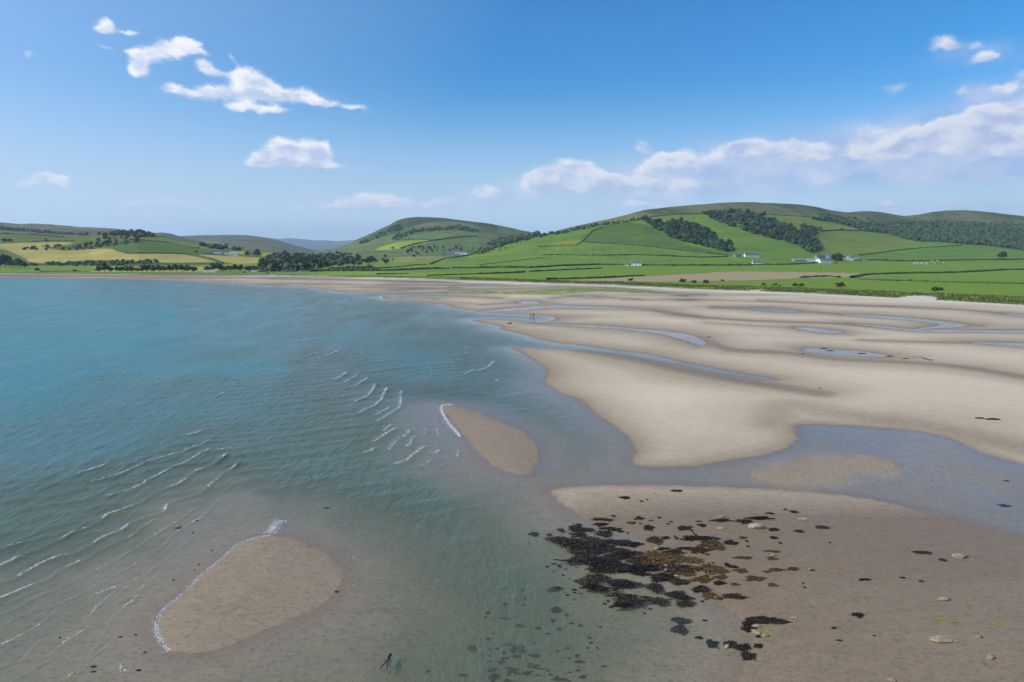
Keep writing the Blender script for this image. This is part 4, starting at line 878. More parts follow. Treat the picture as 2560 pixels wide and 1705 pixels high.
# bushes on the dune belt
BUSH = [(1577,703,4.5,'windswept leaning bush at the left, edge of the ploughed field'),(1705,707,6,'dark spreading bush, leftmost of three below the ploughed field'),(1737,709,5,'upright bush, middle of three below the ploughed field'),(1765,709,5,'low bush, right of three below the ploughed field'),
 (1806,703,3,'small bush behind the dunes on the green field edge'),(1908,713,3.2,'small round bush, first of the dune bushes from the left'),(1936,714,3.4,'small ragged bush, second of the dune bushes'),(1988,716,4.0,'left bush of the touching pair on the dunes'),(2004,717,4.4,'right bush of the touching pair on the dunes'),
 (2102,719,6.6,'broad ragged bush in the middle of the dune belt'),(2338,731,6.6,'large dark round bush beside the white sand blowout'),(1950,715,2,'tiny bush between the small dune bushes')]
BCR = [crown_mesh('crown', 1.0, 1.25, 16, 1500, .085, 200+k, m_gorse, .0, .0) for k in range(4)]
for k, (u, v, s, lb) in enumerate(BUSH):
    p = at(u, v+1); b_ = empty('dune_bush', p, random.uniform(0, 6)); ss = s*.46
    link('crown', BCR[k % 4], b_); tr_ = link('stem', TREE_TR[k % 3], b_); tr_.scale = (.10, .10, .09)
    b_.scale = (ss*1.15, ss, ss*.95); tag(b_, lb, 'bush')
# dune grass tufts and yellow flowers
def tufts(name, n, hsize, mat, label, cat, seed, um=(1150, 2620), yell=False):
    rg = np.random.default_rng(seed); V = []; T_ = []
    for k in range(n):
        u = rg.uniform(*um); lo, hi = float(lerpc(u, BELT_LO)), float(lerpc(u, BELT_HI)); f = rg.uniform(0, 1)
        if yell:
            f = np.clip(rg.normal(.5, .2), .05, .95)
            x0, y0 = G(u, lo, 0)
            if perlin(np.array(u*.02), np.array(f*2.)) < .05: continue
        v = hi+(lo-hi)*f
        if 2250 < u < 2340 and v > 738: continue
        x, y, z = atg(u, v); h = hsize*rg.uniform(.5, 1.3); w_ = h*rg.uniform(.5, 1.1)
        for q in range(4):
            a = rg.uniform(0, 6.28); i = len(V); dx, dy = math.cos(a)*w_, math.sin(a)*w_
            V += [(x-dy*.3, y+dx*.3, z-.05), (x+dy*.3, y-dx*.3, z-.05), (x+dx, y+dy, z+h)]; T_.append((i, i+1, i+2))
    me = npmesh(name, V, T_, False); me.materials.append(mat); tag(link(name, me), label, cat, kind='stuff')
m_marram = leaf_material('marram_grass', (.05,.075,.022), (.13,.16,.06), .08)
m_yellow = simple('yellow_flowers', (.62,.50,.02), .8, .2, .3)
tufts('dune_grass', 9000, .55, m_marram, 'rough green dune grass along the top of the beach', 'dune grass', 31)
tufts('yellow_flowers', 2600, .45, m_yellow, 'bands of yellow flowers in the dune grass', 'flowers', 32, (1180, 2600), True)

# ================================================================ BUILDINGS
m_white = simple('white_render', (.80,.79,.76), .85, .06, 1.5)
m_slate = simple('slate', (.12,.13,.15), .6, .2, 2.5); m_grey = simple('grey_sheet', (.30,.32,.34), .5, .12, .6)
m_glass = simple('dark_glass', (.03,.035,.04), .15, .1, 2); m_stone_w = simple('grey_stone', (.26,.25,.24), .9, .2, 2)
m_dark = simple('dark_paint', (.05,.05,.055), .5, .1, 3); m_tyre = simple('rubber', (.025,.025,.025), .8, .1, 5)
m_red = simple('rust_red', (.28,.06,.045), .7, .15, 2)
def box(me_v, me_f, x0, x1, y0, y1, z0, z1):
    i = len(me_v); me_v += [(x, y, z) for z in (z0, z1) for (x, y) in ((x0, y0), (x1, y0), (x1, y1), (x0, y1))]
    me_f += [(i, i+3, i+2, i+1), (i+4, i+5, i+6, i+7)]+[(i+k, i+(k+1) % 4, i+4+(k+1) % 4, i+4+k) for k in range(4)]
def boxo(name, b, mat, parent):
    v, f = [], []; box(v, f, *b); return link(name, mesh(name, v, f), parent, [mat])
def house(loc, rz, L, D, h, rh, label, cat='house', wall=None, roof=None, chim=(-1, 1), win=3, door=True, group=None, name='farmhouse'):
    r = empty(name, loc, rz); wall = wall or m_white; roof = roof or m_slate
    v = [(-L/2,-D/2,-1.5),(L/2,-D/2,-1.5),(L/2,D/2,-1.5),(-L/2,D/2,-1.5),(-L/2,-D/2,h),(L/2,-D/2,h),(L/2,D/2,h),(-L/2,D/2,h),(-L/2,0,h+rh),(L/2,0,h+rh)]
    link('wall', mesh('wall', v, [(0,1,5,4),(2,3,7,6),(1,2,6,9,5),(3,0,4,8,7),(3,2,1,0)]), r, [wall])
    ov = .3; e = .25
    rv = [(-L/2-e,-D/2-ov,h-ov*rh/(D/2)+.06),(L/2+e,-D/2-ov,h-ov*rh/(D/2)+.06),(L/2+e,0,h+rh+.06),(-L/2-e,0,h+rh+.06),(L/2+e,D/2+ov,h-ov*rh/(D/2)+.06),(-L/2-e,D/2+ov,h-ov*rh/(D/2)+.06)]
    rv2 = [(a, b, c+.18) for a, b, c in rv]
    link('roof', mesh('roof', rv+rv2, [(0,3,2,1),(3,5,4,2),(6,7,8,9),(9,8,10,11),(0,1,7,6),(4,5,11,10),(1,2,8,7),(2,4,10,8),(3,0,6,9),(5,3,9,11)]), r, [roof])
    for s in chim:
        c = boxo('chimney', (s*(L/2-.5)-.45, s*(L/2-.5)+.45, -.4, .4, h+rh-.5, h+rh+1.1), wall, r); 
        boxo('chimney_cap', (s*(L/2-.5)-.52, s*(L/2-.5)+.52, -.47, .47, h+rh+1.1, h+rh+1.22), m_slate, r)
    n = win
    for k in range(n):
        x = -L/2+(k+.5)*L/n
        if door and k == n//2: boxo('door', (x-.5, x+.5, -D/2-.04, -D/2+.02, 0, 2.0), m_dark, r)
        else:
            wi = boxo('window', (x-.55, x+.55, -D/2-.035, -D/2+.02, .95, 2.15), m_white if wall is not m_white else m_dark, r); boxo('pane', (x-.45, x+.45, -D/2-.05, -D/2-.034, 1.05, 2.05), m_glass, wi)
    tag(r, label, cat, group); return r
def hs(u, v, rz, px, hpx, label, **k):
    p = at(u, v); s = math.hypot(p[1], H)/F
    return house(p, rz, px*s*1.1, k.pop('D', 6.5), hpx*s*.64, hpx*s*.5, label, **k)
hs(1591, 664, -.25, 22, 9, 'white cottage with dark slate roof standing alone on the coastal road hedge', D=8)
hs(1567, 664, -.2, 9, 4.5, 'low white outbuilding left of the lone cottage', chim=(), win=2, door=False, D=5, name='outbuilding', cat='outbuilding')
hs(1880, 643, .1, 34, 8, 'long low white house below the two hillside woods', win=6, D=7)
hs(1843, 643, .1, 14, 7, 'small grey building left of the long low white house', wall=m_grey, chim=(), name='outbuilding', cat='outbuilding')
hs(1893, 662, -.1, 22, 8.5, 'small white cottage with cream gable among the fields right of centre', win=3, D=7)
FA = [(2057,654,30,8,m_white,m_grey,'long white farm building with shining roof, second row'),(2030,652,26,5,m_white,m_grey,'low bright shed at the left end of the big farm'),(2000,651,34,4,m_grey,m_grey,'long thin grey shed furthest left at the big farm'),
 (2056,647,36,10,m_stone_w,m_slate,'tall grey barn in the centre of the big farm'),(2082,648,28,12,m_grey,m_slate,'broad grey cattle shed behind the white farm houses'),(2060,656,26,10,m_white,m_slate,'white farmhouse at the front of the big farm'),(2100,646,16,9,m_white,m_slate,'white house with chimneys at the right end of the big farm'),
 (2074,655,10,10,m_white,m_slate,'narrow white gabled house beside the farm tree'),(2136,650,22,5,m_grey,m_grey,'low grey silage shed right of the round silo'),(2165,650,12,4,m_stone_w,m_slate,'small stone shed at the far right end of the farm')]
for k, (u, v, px, hp, wm, rm, lb) in enumerate(FA):
    hs(u, v+1.5, [.1,-.15,.05,.3,-.1][k % 5], px, hp, lb, wall=wm, roof=rm, chim=(-1, 1) if wm is m_white and hp > 7 else (), win=4 if px > 20 else 2, D=8+k % 3*2, name='farm_building', cat='farm building')
# silo
p = at(2123, 650); si = empty('silo', p); tag(si, 'round grey silo tank beside the big farm', 'silo')
def cyl(r0, z0, z1, n=16, r1=None):
    r1 = r0 if r1 is None else r1
    V = [(r0*math.cos(6.2832*k/n), r0*math.sin(6.2832*k/n), z0) for k in range(n)]+[(r1*math.cos(6.2832*k/n), r1*math.sin(6.2832*k/n), z1) for k in range(n)]
    return V, [(k, (k+1) % n, n+(k+1) % n, n+k) for k in range(n)]+[tuple(range(n))[::-1], tuple(range(n, 2*n))]
link('tank', mesh('tank', *cyl(5, -1, 6)), si, [m_grey]); link('rim', mesh('rim', *cyl(5.15, 6.01, 6.4)), si, [m_slate]); link('roof', mesh('roof', *cyl(5.1, 6.41, 7.6, 16, .4)), si, [m_grey])
VB = [(1112,637,14,5,m_stone_w,'grey stone barn at the left of the middle hill farmstead'),(1127,638,16,6,m_stone_w,'longer grey barn, centre of the middle hill farmstead'),(1142,636,10,8,m_white,'tall white gabled house in the middle hill farmstead'),(1158,636,20,7,m_white,'long white farmhouse at the right of the middle hill farmstead'),(1140,640,14,5,m_stone_w,'low stone shed in front of the white gabled house')]
for u, v, px, hp, wm, lb in VB: hs(u, v, random.uniform(-.3, .3), px, hp, lb, wall=wm, chim=(-1, 1) if wm is m_white else (), win=3, name='farm_building', cat='farm building')
LB = [(578,639,32,6,m_white,m_grey,'long shed with white panels by the yellow green strip, left valley'),(545,637,18,5,m_grey,m_grey,'grey shed with pale roof, left of the long shed'),(521,636,20,6,m_stone_w,m_slate,'dark stone farm range left of the pale sheds'),(556,633,24,5,m_grey,m_slate,'grey shed roof behind the long shed')]
for u, v, px, hp, wm, rm, lb in LB: hs(u, v, random.uniform(-.2, .2), px, hp, lb, wall=wm, roof=rm, chim=(), win=5, door=False, name='farm_building', cat='farm building')
p = at(507, 634); ch = empty('brick_chimney', p); tag(ch, 'thin free standing chimney left of the farm sheds', 'chimney')
link('stack', mesh('stack', *cyl(.9, -1, 8, 8, .7)), ch, [m_stone_w]); link('cap', mesh('cap', *cyl(.95, 8.01, 8.5, 8)), ch, [m_slate])
SH = [(625,681,9,4,m_white,'small white beach hut beside the car park'),(654,681,12,3.5,m_red,'low red brown hut behind the beach'),(715,681,16,3,m_grey,'long low grey chalet behind the beach'),(733,681,12,3,m_stone_w,'grey chalet right of the long low one'),(755,681,10,4,m_white,'white fronted chalet at the right end of the beach huts'),(771,681,5,4,m_white,'narrow white kiosk furthest right behind the beach')]
for u, v, px, hp, wm, lb in SH: hs(u, v-1, random.uniform(-.1, .1), px, hp, lb, wall=wm, chim=(), win=2, D=4, name='beach_hut', cat='hut')

# vehicles
def loft(secs):                             # cross-sections (x, halfwidth, z0, z1)
    V = []; Fc = []
    for (x, w_, z0, z1) in secs: V += [(x, -w_, z0), (x, w_, z0), (x, w_*.96, (z0+z1)*.55), (x, w_*.8, z1), (x, -w_*.8, z1), (x, -w_*.96, (z0+z1)*.55)]
    for i in range(len(secs)-1):
        for k in range(6): a = i*6+k; b = i*6+(k+1) % 6; Fc.append((a, b, b+6, a+6))
    Fc += [tuple(range(6))[::-1], tuple(range(len(V)-6, len(V)))]; return V, Fc
def vehicle(u, v, rz, kind, mat, label):
    r = empty({'van': 'parked_van', 'car': 'parked_car'}[kind], at(u, v), rz)
    if kind == 'van': secs = [(-2.6,.98,.45,2.3),(-2.5,1.0,.4,2.55),(1.3,1.0,.4,2.5),(1.9,.98,.4,1.5),(2.6,.9,.45,1.15)]; wins = [(-1.8,-.3,1.5,2.1),(.2,1.3,1.4,2.1)]
    else: secs = [(-2.0,.8,.4,.9),(-1.8,.85,.35,1.0),(-1.3,.85,.35,1.45),(.4,.85,.35,1.45),(1.1,.85,.35,.98),(2.0,.78,.4,.8)]; wins = [(-1.2,-.35,1.0,1.36),(-.25,.5,1.0,1.36)]
    link('body', mesh('body', *loft(secs)), r, [mat])
    for a, b, c, d in wins:
        for s in (-1, 1): boxo('window', (a, b, s*.93-.04 if kind == 'van' else s*.78-.05, s*.93+.04 if kind == 'van' else s*.78+.05, c, d), m_glass, r)
    for x in (-1.4, 1.4):
        for s in (-1, 1):
            V_, F_ = cyl(.34, -.11, .11, 12); V_ = [(x+a, s*.85+c, .34+b) for a, b, c in V_]; link('wheel', mesh('wheel', V_, F_), r, [m_tyre])
    tag(r, label, 'van' if kind == 'van' else 'car')
m_carw = simple('white_paint', (.78,.78,.78), .3, .03, 1); m_card = simple('dark_car_paint', (.04,.045,.06), .3, .1, 1); m_carb = simple('silver_car_paint', (.35,.37,.40), .3, .05, 1)
vehicle(518, 682, .05, 'van', m_carw, 'white campervan at the beach top, left one of the white pair'); vehicle(534, 682, -.05, 'van', m_carw, 'white campervan, right one of the white pair at the beach top')
vehicle(635, 681.5, .1, 'van', m_carw, 'bright white van parked beside the small white hut'); vehicle(590, 682, 0, 'car', m_carb, 'silver car parked alone between the vans and the huts')
vehicle(612, 682, .1, 'car', m_card, 'dark car parked left of the white hut'); vehicle(668, 682, -.1, 'car', m_card, 'dark car parked in front of the red brown hut'); vehicle(680, 682, 0, 'car', m_carb, 'silver car right of the red brown hut')
vehicle(787, 686, .2, 'car', m_carw, 'white car alone on the grass right of the huts'); vehicle(1676, 666, 0, 'car', m_carb, 'silver car on the coastal road right of the lone cottage'); vehicle(1684, 666, 0, 'car', m_card, 'dark car following on the coastal road')

# ================================================================ ANIMALS AND PEOPLE (skinned skeletons)
def skin(name, verts, edges, radii, root=0, sub=1):
    me = bpy.data.meshes.new(name); me.from_pydata(verts, edges, []); o = bpy.data.objects.new(name, me); C.objects.link(o)
    o.modifiers.new('s', 'SKIN'); 
    if sub: m = o.modifiers.new('b', 'SUBSURF'); m.levels = sub; m.render_levels = sub
    for i, r in enumerate(radii): me.skin_vertices[0].data[i].radius = (r, r) if not isinstance(r, tuple) else r
    me.skin_vertices[0].data[root].use_root = True
    dg = bpy.context.evaluated_depsgraph_get(); ev = o.evaluated_get(dg); out = bpy.data.meshes.new_from_object(ev)
    bpy.data.objects.remove(o); out.name = name; out.polygons.foreach_set('use_smooth', [True]*len(out.polygons)); return out
def beast(s, neck, headr, legr):
    v = [(0,0,1.0),(.7,0,1.02),(-.65,0,1.05),(1.0,0,1.2+neck),(1.25,0,1.28+neck),(1.55,0,1.12+neck)]; e = [(0,1),(0,2),(1,3),(3,4),(4,5)]; r = [.38,.33,.32,.17,headr,headr*.6]
    for x, j in ((.62, 1), (-.62, 2)):
        for sd_ in (-1, 1):
            k = len(v); bx = 0.04 if x > 0 else -.10
            v += [(x, sd_*.2, .72), (x+bx, sd_*.21, .38), (x, sd_*.21, .05)]; e += [(j, k), (k, k+1), (k+1, k+2)]; r += [legr*1.5, legr, legr*.9]
    k = len(v); v += [(-.98, 0, 1.05), (-1.05, 0, .55)]; e += [(2, k), (k, k+1)]; r += [.06, .04]
    return skin('body', [(a*s, b*s, c*s) for a, b, c in v], e, [q*s for q in r])
cow_me = beast(1.0, .02, .16, .075); sheep_me = beast(.55, -.05, .14, .07)
m_cow_bw = material('black_and_white_hide')[0]; t = NT(m_cow_bw.node_tree)
n = t.ramp(t.noise(t.vm('ADD', t.n('ShaderNodeTexCoord').outputs['Object'], t.n('ShaderNodeObjectInfo').outputs['Location']).outputs[0], .9, 1, .4), .49, .51)
t.n('ShaderNodeOutputMaterial', {0: t.n('ShaderNodeBsdfPrincipled', {'Base Color': t.mix(n, rgb(.03,.028,.028), rgb(.75,.73,.68)), 'Roughness': .8}).outputs[0]})
m_wool = simple('wool', (.72,.70,.62), .95, .1, 3); m_cowb = simple('black_hide', (.03,.026,.024), .8, .2, 3); m_coww = simple('white_hide', (.72,.70,.64), .8, .1, 3)
def animal(u, v, me, mat, name, label, cat, group, sc_=1.):
    key = me.name+mat.name
    if key not in animal.__dict__: m2 = me.copy(); m2.materials.append(mat); animal.__dict__[key] = m2
    o = link(name, animal.__dict__[key]); o.location = at(u, v); o.rotation_euler = (0, 0, random.uniform(0, 6.28)); o.scale = (sc_,)*3; tag(o, label, cat, group)
rr = random.Random(5)
for k in range(42):
    x = rr.betavariate(2.2, 2.6); u = 2258+x*128; v = 659+rr.uniform(-2.0, 2.2)
    animal(u, v, cow_me, rr.choice((m_cow_bw, m_cow_bw, m_coww, m_cowb)), 'cow', 'black and white cow in the dairy herd strung along the right hand field', 'cow', 'dairy herd in the right field')
for (u, v, m) in [(1391,622,m_coww),(1394,624,m_coww),(1413,623,m_cowb),(1428,620,m_cowb),(1440,620,m_cowb),(1483,625,m_cowb),(1492,630,m_coww),(1477,635,m_coww),(1503,629,m_cowb),(1546,624,m_cowb),(1560,627,m_coww),(1563,626,m_coww),(1568,625,m_coww),(1573,628,m_cowb),(1549,629,m_cowb),(1331,622,m_cowb)]:
    animal(u, v, cow_me, m, 'cow', 'white cow grazing on the right hill above the long hedge' if m is m_coww else 'black cow grazing on the right hill above the long hedge', 'cow', 'white cattle on the right hill' if m is m_coww else 'black cattle on the right hill')
for k in range(26):
    animal(984+rr.uniform(0, 66), 645+rr.uniform(-2.5, 2.5), sheep_me, m_wool, 'sheep', 'white sheep on the olive field below the middle hill', 'sheep', 'sheep on the olive field', 1.5)
for (u, v) in [(1386,669),(1390,669),(1397,669),(1404,669),(1409,668)]:
    animal(u, v, cow_me, m_coww, 'cow', 'pale cow at the long roadside hedge left of the cottage', 'cow', 'cattle at the roadside hedge')
for (u, v) in [(2396,678),(2420,679),(2052,674),(2147,673)]:
    animal(u, v, cow_me, m_coww if u == 2396 else m_cowb, 'cow', {2396:'single pale cow near the thick hedge on the right',2420:'dark cow right of the single pale cow',2052:'dark cow alone above the ploughed field',2147:'dark cow alone right of the ploughed field'}[u], 'cow', None)
for (u, v, w_) in [(2313,653,5),(2330,653,9),(2345,653,6),(2295,653,4)]:
    p = at(u, v); r = empty('feed_trough', p); s = math.hypot(p[1], H)/F*w_/2
    boxo('tank', (-s, s, -.6, .6, .25, 1.1), m_carw, r)
    for sx in (-1, 1): boxo('leg', (sx*s*.8-.1, sx*s*.8+.1, -.5, .5, -.3, .24), m_dark, r)
    tag(r, {2313:'short white trough, second from the left at the hedge behind the herd',2330:'longest white trough at the hedge behind the herd',2345:'white trough at the right end behind the herd',2295:'small white trough at the left end behind the herd'}[u], 'trough')

m_skin = simple('skin', (.45,.27,.19), .6, .05, 8); m_hair = simple('dark_hair', (.03,.02,.015), .8, .2, 20)
m_cl1 = simple('black_cloth', (.02,.02,.024), .9, .2, 12); m_cl2 = simple('pale_cloth', (.55,.54,.52), .9, .1, 12); m_cl3 = simple('dark_navy_cloth', (.025,.03,.05), .9, .2, 12)
def hand(v, e, r, wrist, d, side):
    k0 = len(v); w0 = v[wrist]; d = np.array(d)/np.linalg.norm(d)
    v.append(tuple(np.array(w0)+d*.06)); e.append((wrist, k0)); r.append(.028)
    for f, (ox, ln) in enumerate(((-.03,.06),(-.01,.075),(.012,.07),(.032,.055),(.05,.04))):
        base = np.array(w0)+d*(.09 if f < 4 else .03)+np.array((0, ox, 0)); k = len(v)
        v += [tuple(base), tuple(base+d*ln+np.array((.01, 0, 0)))]; e += [(k0, k), (k, k+1)]; r += [.011, .008]
def figure(pose):
    if pose == 'stand':
        v = [(0,0,.95),(0,0,1.15),(0,0,1.38),(0,0,1.50),(.01,0,1.60),(.015,0,1.70)]; e = [(0,1),(1,2),(2,3),(3,4),(4,5)]; r = [(.15,.12),(.13,.10),(.16,.11),.055,.095,.085]
        L = [((.0,.1,.88),(.05,.1,.5),(.0,.1,.1),(.16,.11,.04)),((0,-.1,.88),(.02,-.1,.5),(-.12,-.1,.12),(.03,-.11,.04))]
        A = [((0,.19,1.40),(-.04,.25,1.12),(.06,.26,.90)),((0,-.19,1.40),(-.02,-.25,1.12),(.10,-.24,.92))]
    else:
        v = [(0,0,.16),(.0,0,.36),(.06,0,.58),(.10,0,.70),(.13,0,.80),(.14,0,.90)]; e = [(0,1),(1,2),(2,3),(3,4),(4,5)]; r = [(.17,.15),(.14,.11),(.16,.11),.055,.095,.085]
        L = [((.12,.1,.16),(.48,.12,.46),(.62,.12,.1),(.78,.12,.04)),((.12,-.1,.16),(.44,-.14,.50),(.56,-.13,.1),(.72,-.13,.04))]
        A = [((.06,.19,.60),(.20,.25,.40),(.44,.16,.46)),((.06,-.19,.60),(.18,-.25,.40),(.42,-.16,.48))]
    for hip, kn, an, to in L:
        k = len(v); v += [hip, kn, an, to]; e += [(0, k), (k, k+1), (k+1, k+2), (k+2, k+3)]; r += [.095, .062, .042, .035]
    for s_, el_, wr in A:
        k = len(v); v += [s_, el_, wr]; e += [(2, k), (k, k+1), (k+1, k+2)]; r += [.055, .04, .028]
        hand(v, e, r, k+2, np.array(wr)-np.array(el_), 1)
    k = len(v); hd = v[4]; v.append((hd[0]+.115, 0, hd[2]+.0)); e.append((4, k)); r.append(.016)     # nose
    return skin('body', v, e, r)
def person(loc, rz, pose, top, legs, label, hem=.85, s=1.0):
    me = figure(pose); r = empty('person', loc, rz); r.scale = (s,)*3
    b = link('body', me, r, [m_skin])
    def shell(name, test, mat, off):        # clothes follow the body
        bm_ = bmesh.new(); bm_.from_mesh(me); bm_.normal_update()
        bmesh.ops.delete(bm_, geom=[f for f in bm_.faces if not test(f.calc_center_median())], context='FACES'); bm_.normal_update()
        for q in bm_.verts: q.co += q.normal*off
        m_ = bpy.data.meshes.new(name); bm_.to_mesh(m_); bm_.free(); m_.polygons.foreach_set('use_smooth', [True]*len(m_.polygons)); link(name, m_, r, [mat])
    if pose == 'stand':
        shell('top', lambda c: .92 < c.z < 1.47 and abs(c.y) < .34, top, .018); shell('trousers', lambda c: hem*.4 < c.z <= .95 and abs(c.y) < .21, legs, .014)
        shell('hair', lambda c: c.z > 1.62 and c.x < .06, m_hair, .022)
        for s_ in (-1, 1): boxo('eye', (.108, .118, s_*.035-.012, s_*.035+.012, 1.635, 1.648), m_dark, r)
    else:
        shell('top', lambda c: .2 < c.z < .68 and c.x < .24, top, .018); shell('trousers', lambda c: c.z <= .54 and c.x < .66 and (abs(c.y) < .2) and not (c.z > .2 and c.x < .1), legs, .014)
        shell('hair', lambda c: c.z > .82 and c.x < .19, m_hair, .022)
        for s_ in (-1, 1): boxo('eye', (.236, .246, s_*.035-.012, s_*.035+.012, .835, .848), m_dark, r)
    tag(r, label, 'person'); return r
def sea_at(u, v): x, y = G(u, v, 0.); return x, y, gz(x, y)
x, y, z = sea_at(1327, 792); person((x, y, z), 2.2, 'stand', m_cl2, m_cl1, 'person in a pale top and dark shorts wading in the shallow inlet, left of two', 1.2, .9)
x, y, z = sea_at(1334, 792); person((x, y, z), -2.4, 'stand', m_cl1, m_cl1, 'person in dark clothes wading in the shallow inlet, right of two', .5, .93)
x, y, z = atg(1278, 811); person((x, y, z), 3.0, 'sit', m_cl1, m_cl3, 'person in dark clothes sitting on the sand spit behind a pale board')
x, y, z = atg(1273.5, 811); person((x-.1, y, z), 2.8, 'sit', m_cl2, m_cl1, 'person in a pale top sitting beside the dark clothed one on the sand spit')
x, y, z = atg(1273, 813.5); n = 14; V = []; Fc = []
for zz, k_ in ((.0, .8), (.06, 1.), (.12, .85)):
    for i in range(n): a = 6.2832*i/n; V.append((1.55*k_*math.copysign(abs(math.cos(a))**.8, math.cos(a)), .36*k_*math.sin(a), zz+.10*max(0, abs(math.cos(a))-.8)))
for q in range(2):
    for i in range(n): Fc.append((q*n+i, q*n+(i+1) % n, (q+1)*n+(i+1) % n, (q+1)*n+i))
Fc += [tuple(range(n))[::-1], tuple(range(2*n, 3*n))]
bd = empty('paddle_board', (x, y, z+.02), .04); link('deck', mesh('deck', V, Fc), bd, [simple('cream_board', (.78,.76,.58), .4, .04, 2)])
boxo('fin', (-1.3, -1.1, -.015, .015, -.12, .02), m_dark, bd); tag(bd, 'pale cream paddle board lying on the sand spit in front of the seated people', 'paddle board')
for (u, v, lb) in [(668,688,'person in dark clothes walking below the huts, left one of two'),(671,688,'person walking on the far beach below the huts, right one of two'),(733,690,'person alone on the far beach right of the huts')]:
    person(at(u, v), random.uniform(0, 6), 'stand', m_cl1, m_cl3, lb)

# ================================================================ SEAWEED, STONES, FOAM
m_kelp, t = material('wet_kelp'); pos = t.n('ShaderNodeNewGeometry').outputs['Position']
oi = t.n('ShaderNodeObjectInfo').outputs['Random']; rnd = t.n('ShaderNodeNewGeometry').outputs['Random Per Island']
c = t.mix(rnd, rgb(.010,.008,.005), t.mix(t.ramp(oi, .3, 1.0), rgb(.020,.014,.008), rgb(.085,.048,.014)))
t.n('ShaderNodeOutputMaterial', {0: t.n('ShaderNodeBsdfPrincipled', {'Base Color': c, 'Roughness': .42, 'Specular IOR Level': .35}).outputs[0]})
m_rack, t = material('golden_rack'); rnd = t.n('ShaderNodeNewGeometry').outputs['Random Per Island']
c = t.mix(rnd, rgb(.030,.017,.006), rgb(.20,.11,.026)); t.n('ShaderNodeOutputMaterial', {0: t.n('ShaderNodeBsdfPrincipled', {'Base Color': c, 'Roughness': .5, 'Specular IOR Level': .3}).outputs[0]})
m_lime, t = material('green_algae'); rnd = t.n('ShaderNodeNewGeometry').outputs['Random Per Island']
c = t.mix(rnd, rgb(.10,.16,.012), rgb(.34,.42,.03)); t.n('ShaderNodeOutputMaterial', {0: t.n('ShaderNodeBsdfPrincipled', {'Base Color': c, 'Roughness': .5}).outputs[0]})
def weed_mesh(name, n, seed, mat, hgt=.10, ln=.34, wd=.07, core=1.0):
    """a heap of overlapping ribbon fronds within a unit-radius, lobed outline"""
    rg = np.random.default_rng(seed); V = []; Q = []
    ph = rg.uniform(0, 6.28, 4); am = rg.uniform(.1, .32, 4)
    def rad(a): return max(.35, 1+sum(am[k]*math.sin((k+2)*a+ph[k]) for k in range(4))*.75)
    for k in range(n):
        a = rg.uniform(0, 6.28); q = rad(a)*math.sqrt(rg.uniform(0, 1))*.86; x, y = q*math.cos(a), q*math.sin(a)
        th = a+rg.normal()*1.0; L = ln*rg.uniform(.5, 1.4); w_ = wd*rg.uniform(.6, 1.5); z = hgt*(1-.75*q)*rg.uniform(.2, 1.1); bend = rg.normal()*.7; i = len(V); m = 5
        for s in range(m):
            f = s/(m-1); w2 = w_*math.sin(math.pi*(.18+.76*f)); V += [(x-math.sin(th)*w2, y+math.cos(th)*w2, z+.012*rg.normal()*hgt*10), (x+math.sin(th)*w2, y-math.cos(th)*w2, z+.012*rg.normal()*hgt*10)]
            x += math.cos(th)*L/m; y += math.sin(th)*L/m; th += bend/m; z = max(.004, z*.82+.010*rg.normal())
        for s in range(m-1): Q.append((i+2*s, i+2*s+1, i+2*s+3, i+2*s+2))
    me = npmesh(name, V, Q, False); me.materials.append(mat); return me
KELP = [weed_mesh('fronds', 380, 300+k, m_kelp, .10, .36, .042) for k in range(6)]
RACK = [weed_mesh('fronds', 360, 320+k, m_rack, .10, .34, .042) for k in range(4)]
LIME = [weed_mesh('fronds', 60, 340+k, m_lime, .05, .4, .12) for k in range(4)]
def z1(x, y): return 1300+x/3.104, 1200+y/3.104
def z2(x, y): return 1900+x/2.592, 1100+y/2.592
def z4(x, y): return 900+x/3.105, 1200+y/3.105
def weed(u, v, wpx, hpx, meshes, label, group, name='seaweed_clump', cat='seaweed', lift=.0, hz=None):
    x, y, z = atg(u, v); z = max(z, -.01) if lift else z; dist_ = math.hypot(y, H); k = dist_/F; sw = wpx*k; sy = hpx*k*dist_/H
    o = link(name, random.choice(meshes)); o.location = (x, y, z+lift+.005); o.rotation_euler = (0, 0, random.uniform(-.25, .25)+random.choice((0, math.pi)))
    o.scale = (sw, sy*.88, hz or min(2.0, .5+.8*max(sw, .2))); tag(o, label, cat, group); return o
UNI = {(1215,85):'dark kelp strip alone at the top of the foreground sand, below the channel',(815,138):'dark kelp strip left of the topmost one on the foreground sand',(1860,298):'longest black kelp streak just above the big pale boulder',(1740,322):'brown kelp trailing left of the big pale boulder',
 (110,422):'small oval dark clump floating furthest left at the edge of the seaweed',(290,850):'ragged dark clump alone in the shallows left of the mass',(285,1010):'dark clump in shallow water below and left of the mass',(1255,1095):'upper of two oval black clumps in clear shallows below the mass',(1245,1165):'lower of two oval black clumps in clear shallows below the mass',
 (1670,905):'brown kelp streak lying just right of the lower mass',(1665,905):'brown kelp streak lying just right of the lower mass',(1900,1090):'left body of the long brown kelp heap at the lower right of the water edge',(2020,1100):'right tail of the long brown kelp heap at the water edge',(1780,1370):'black kelp clump furthest down at the water edge',(1495,1275):'black clump left of the yellow stone near the bottom'}
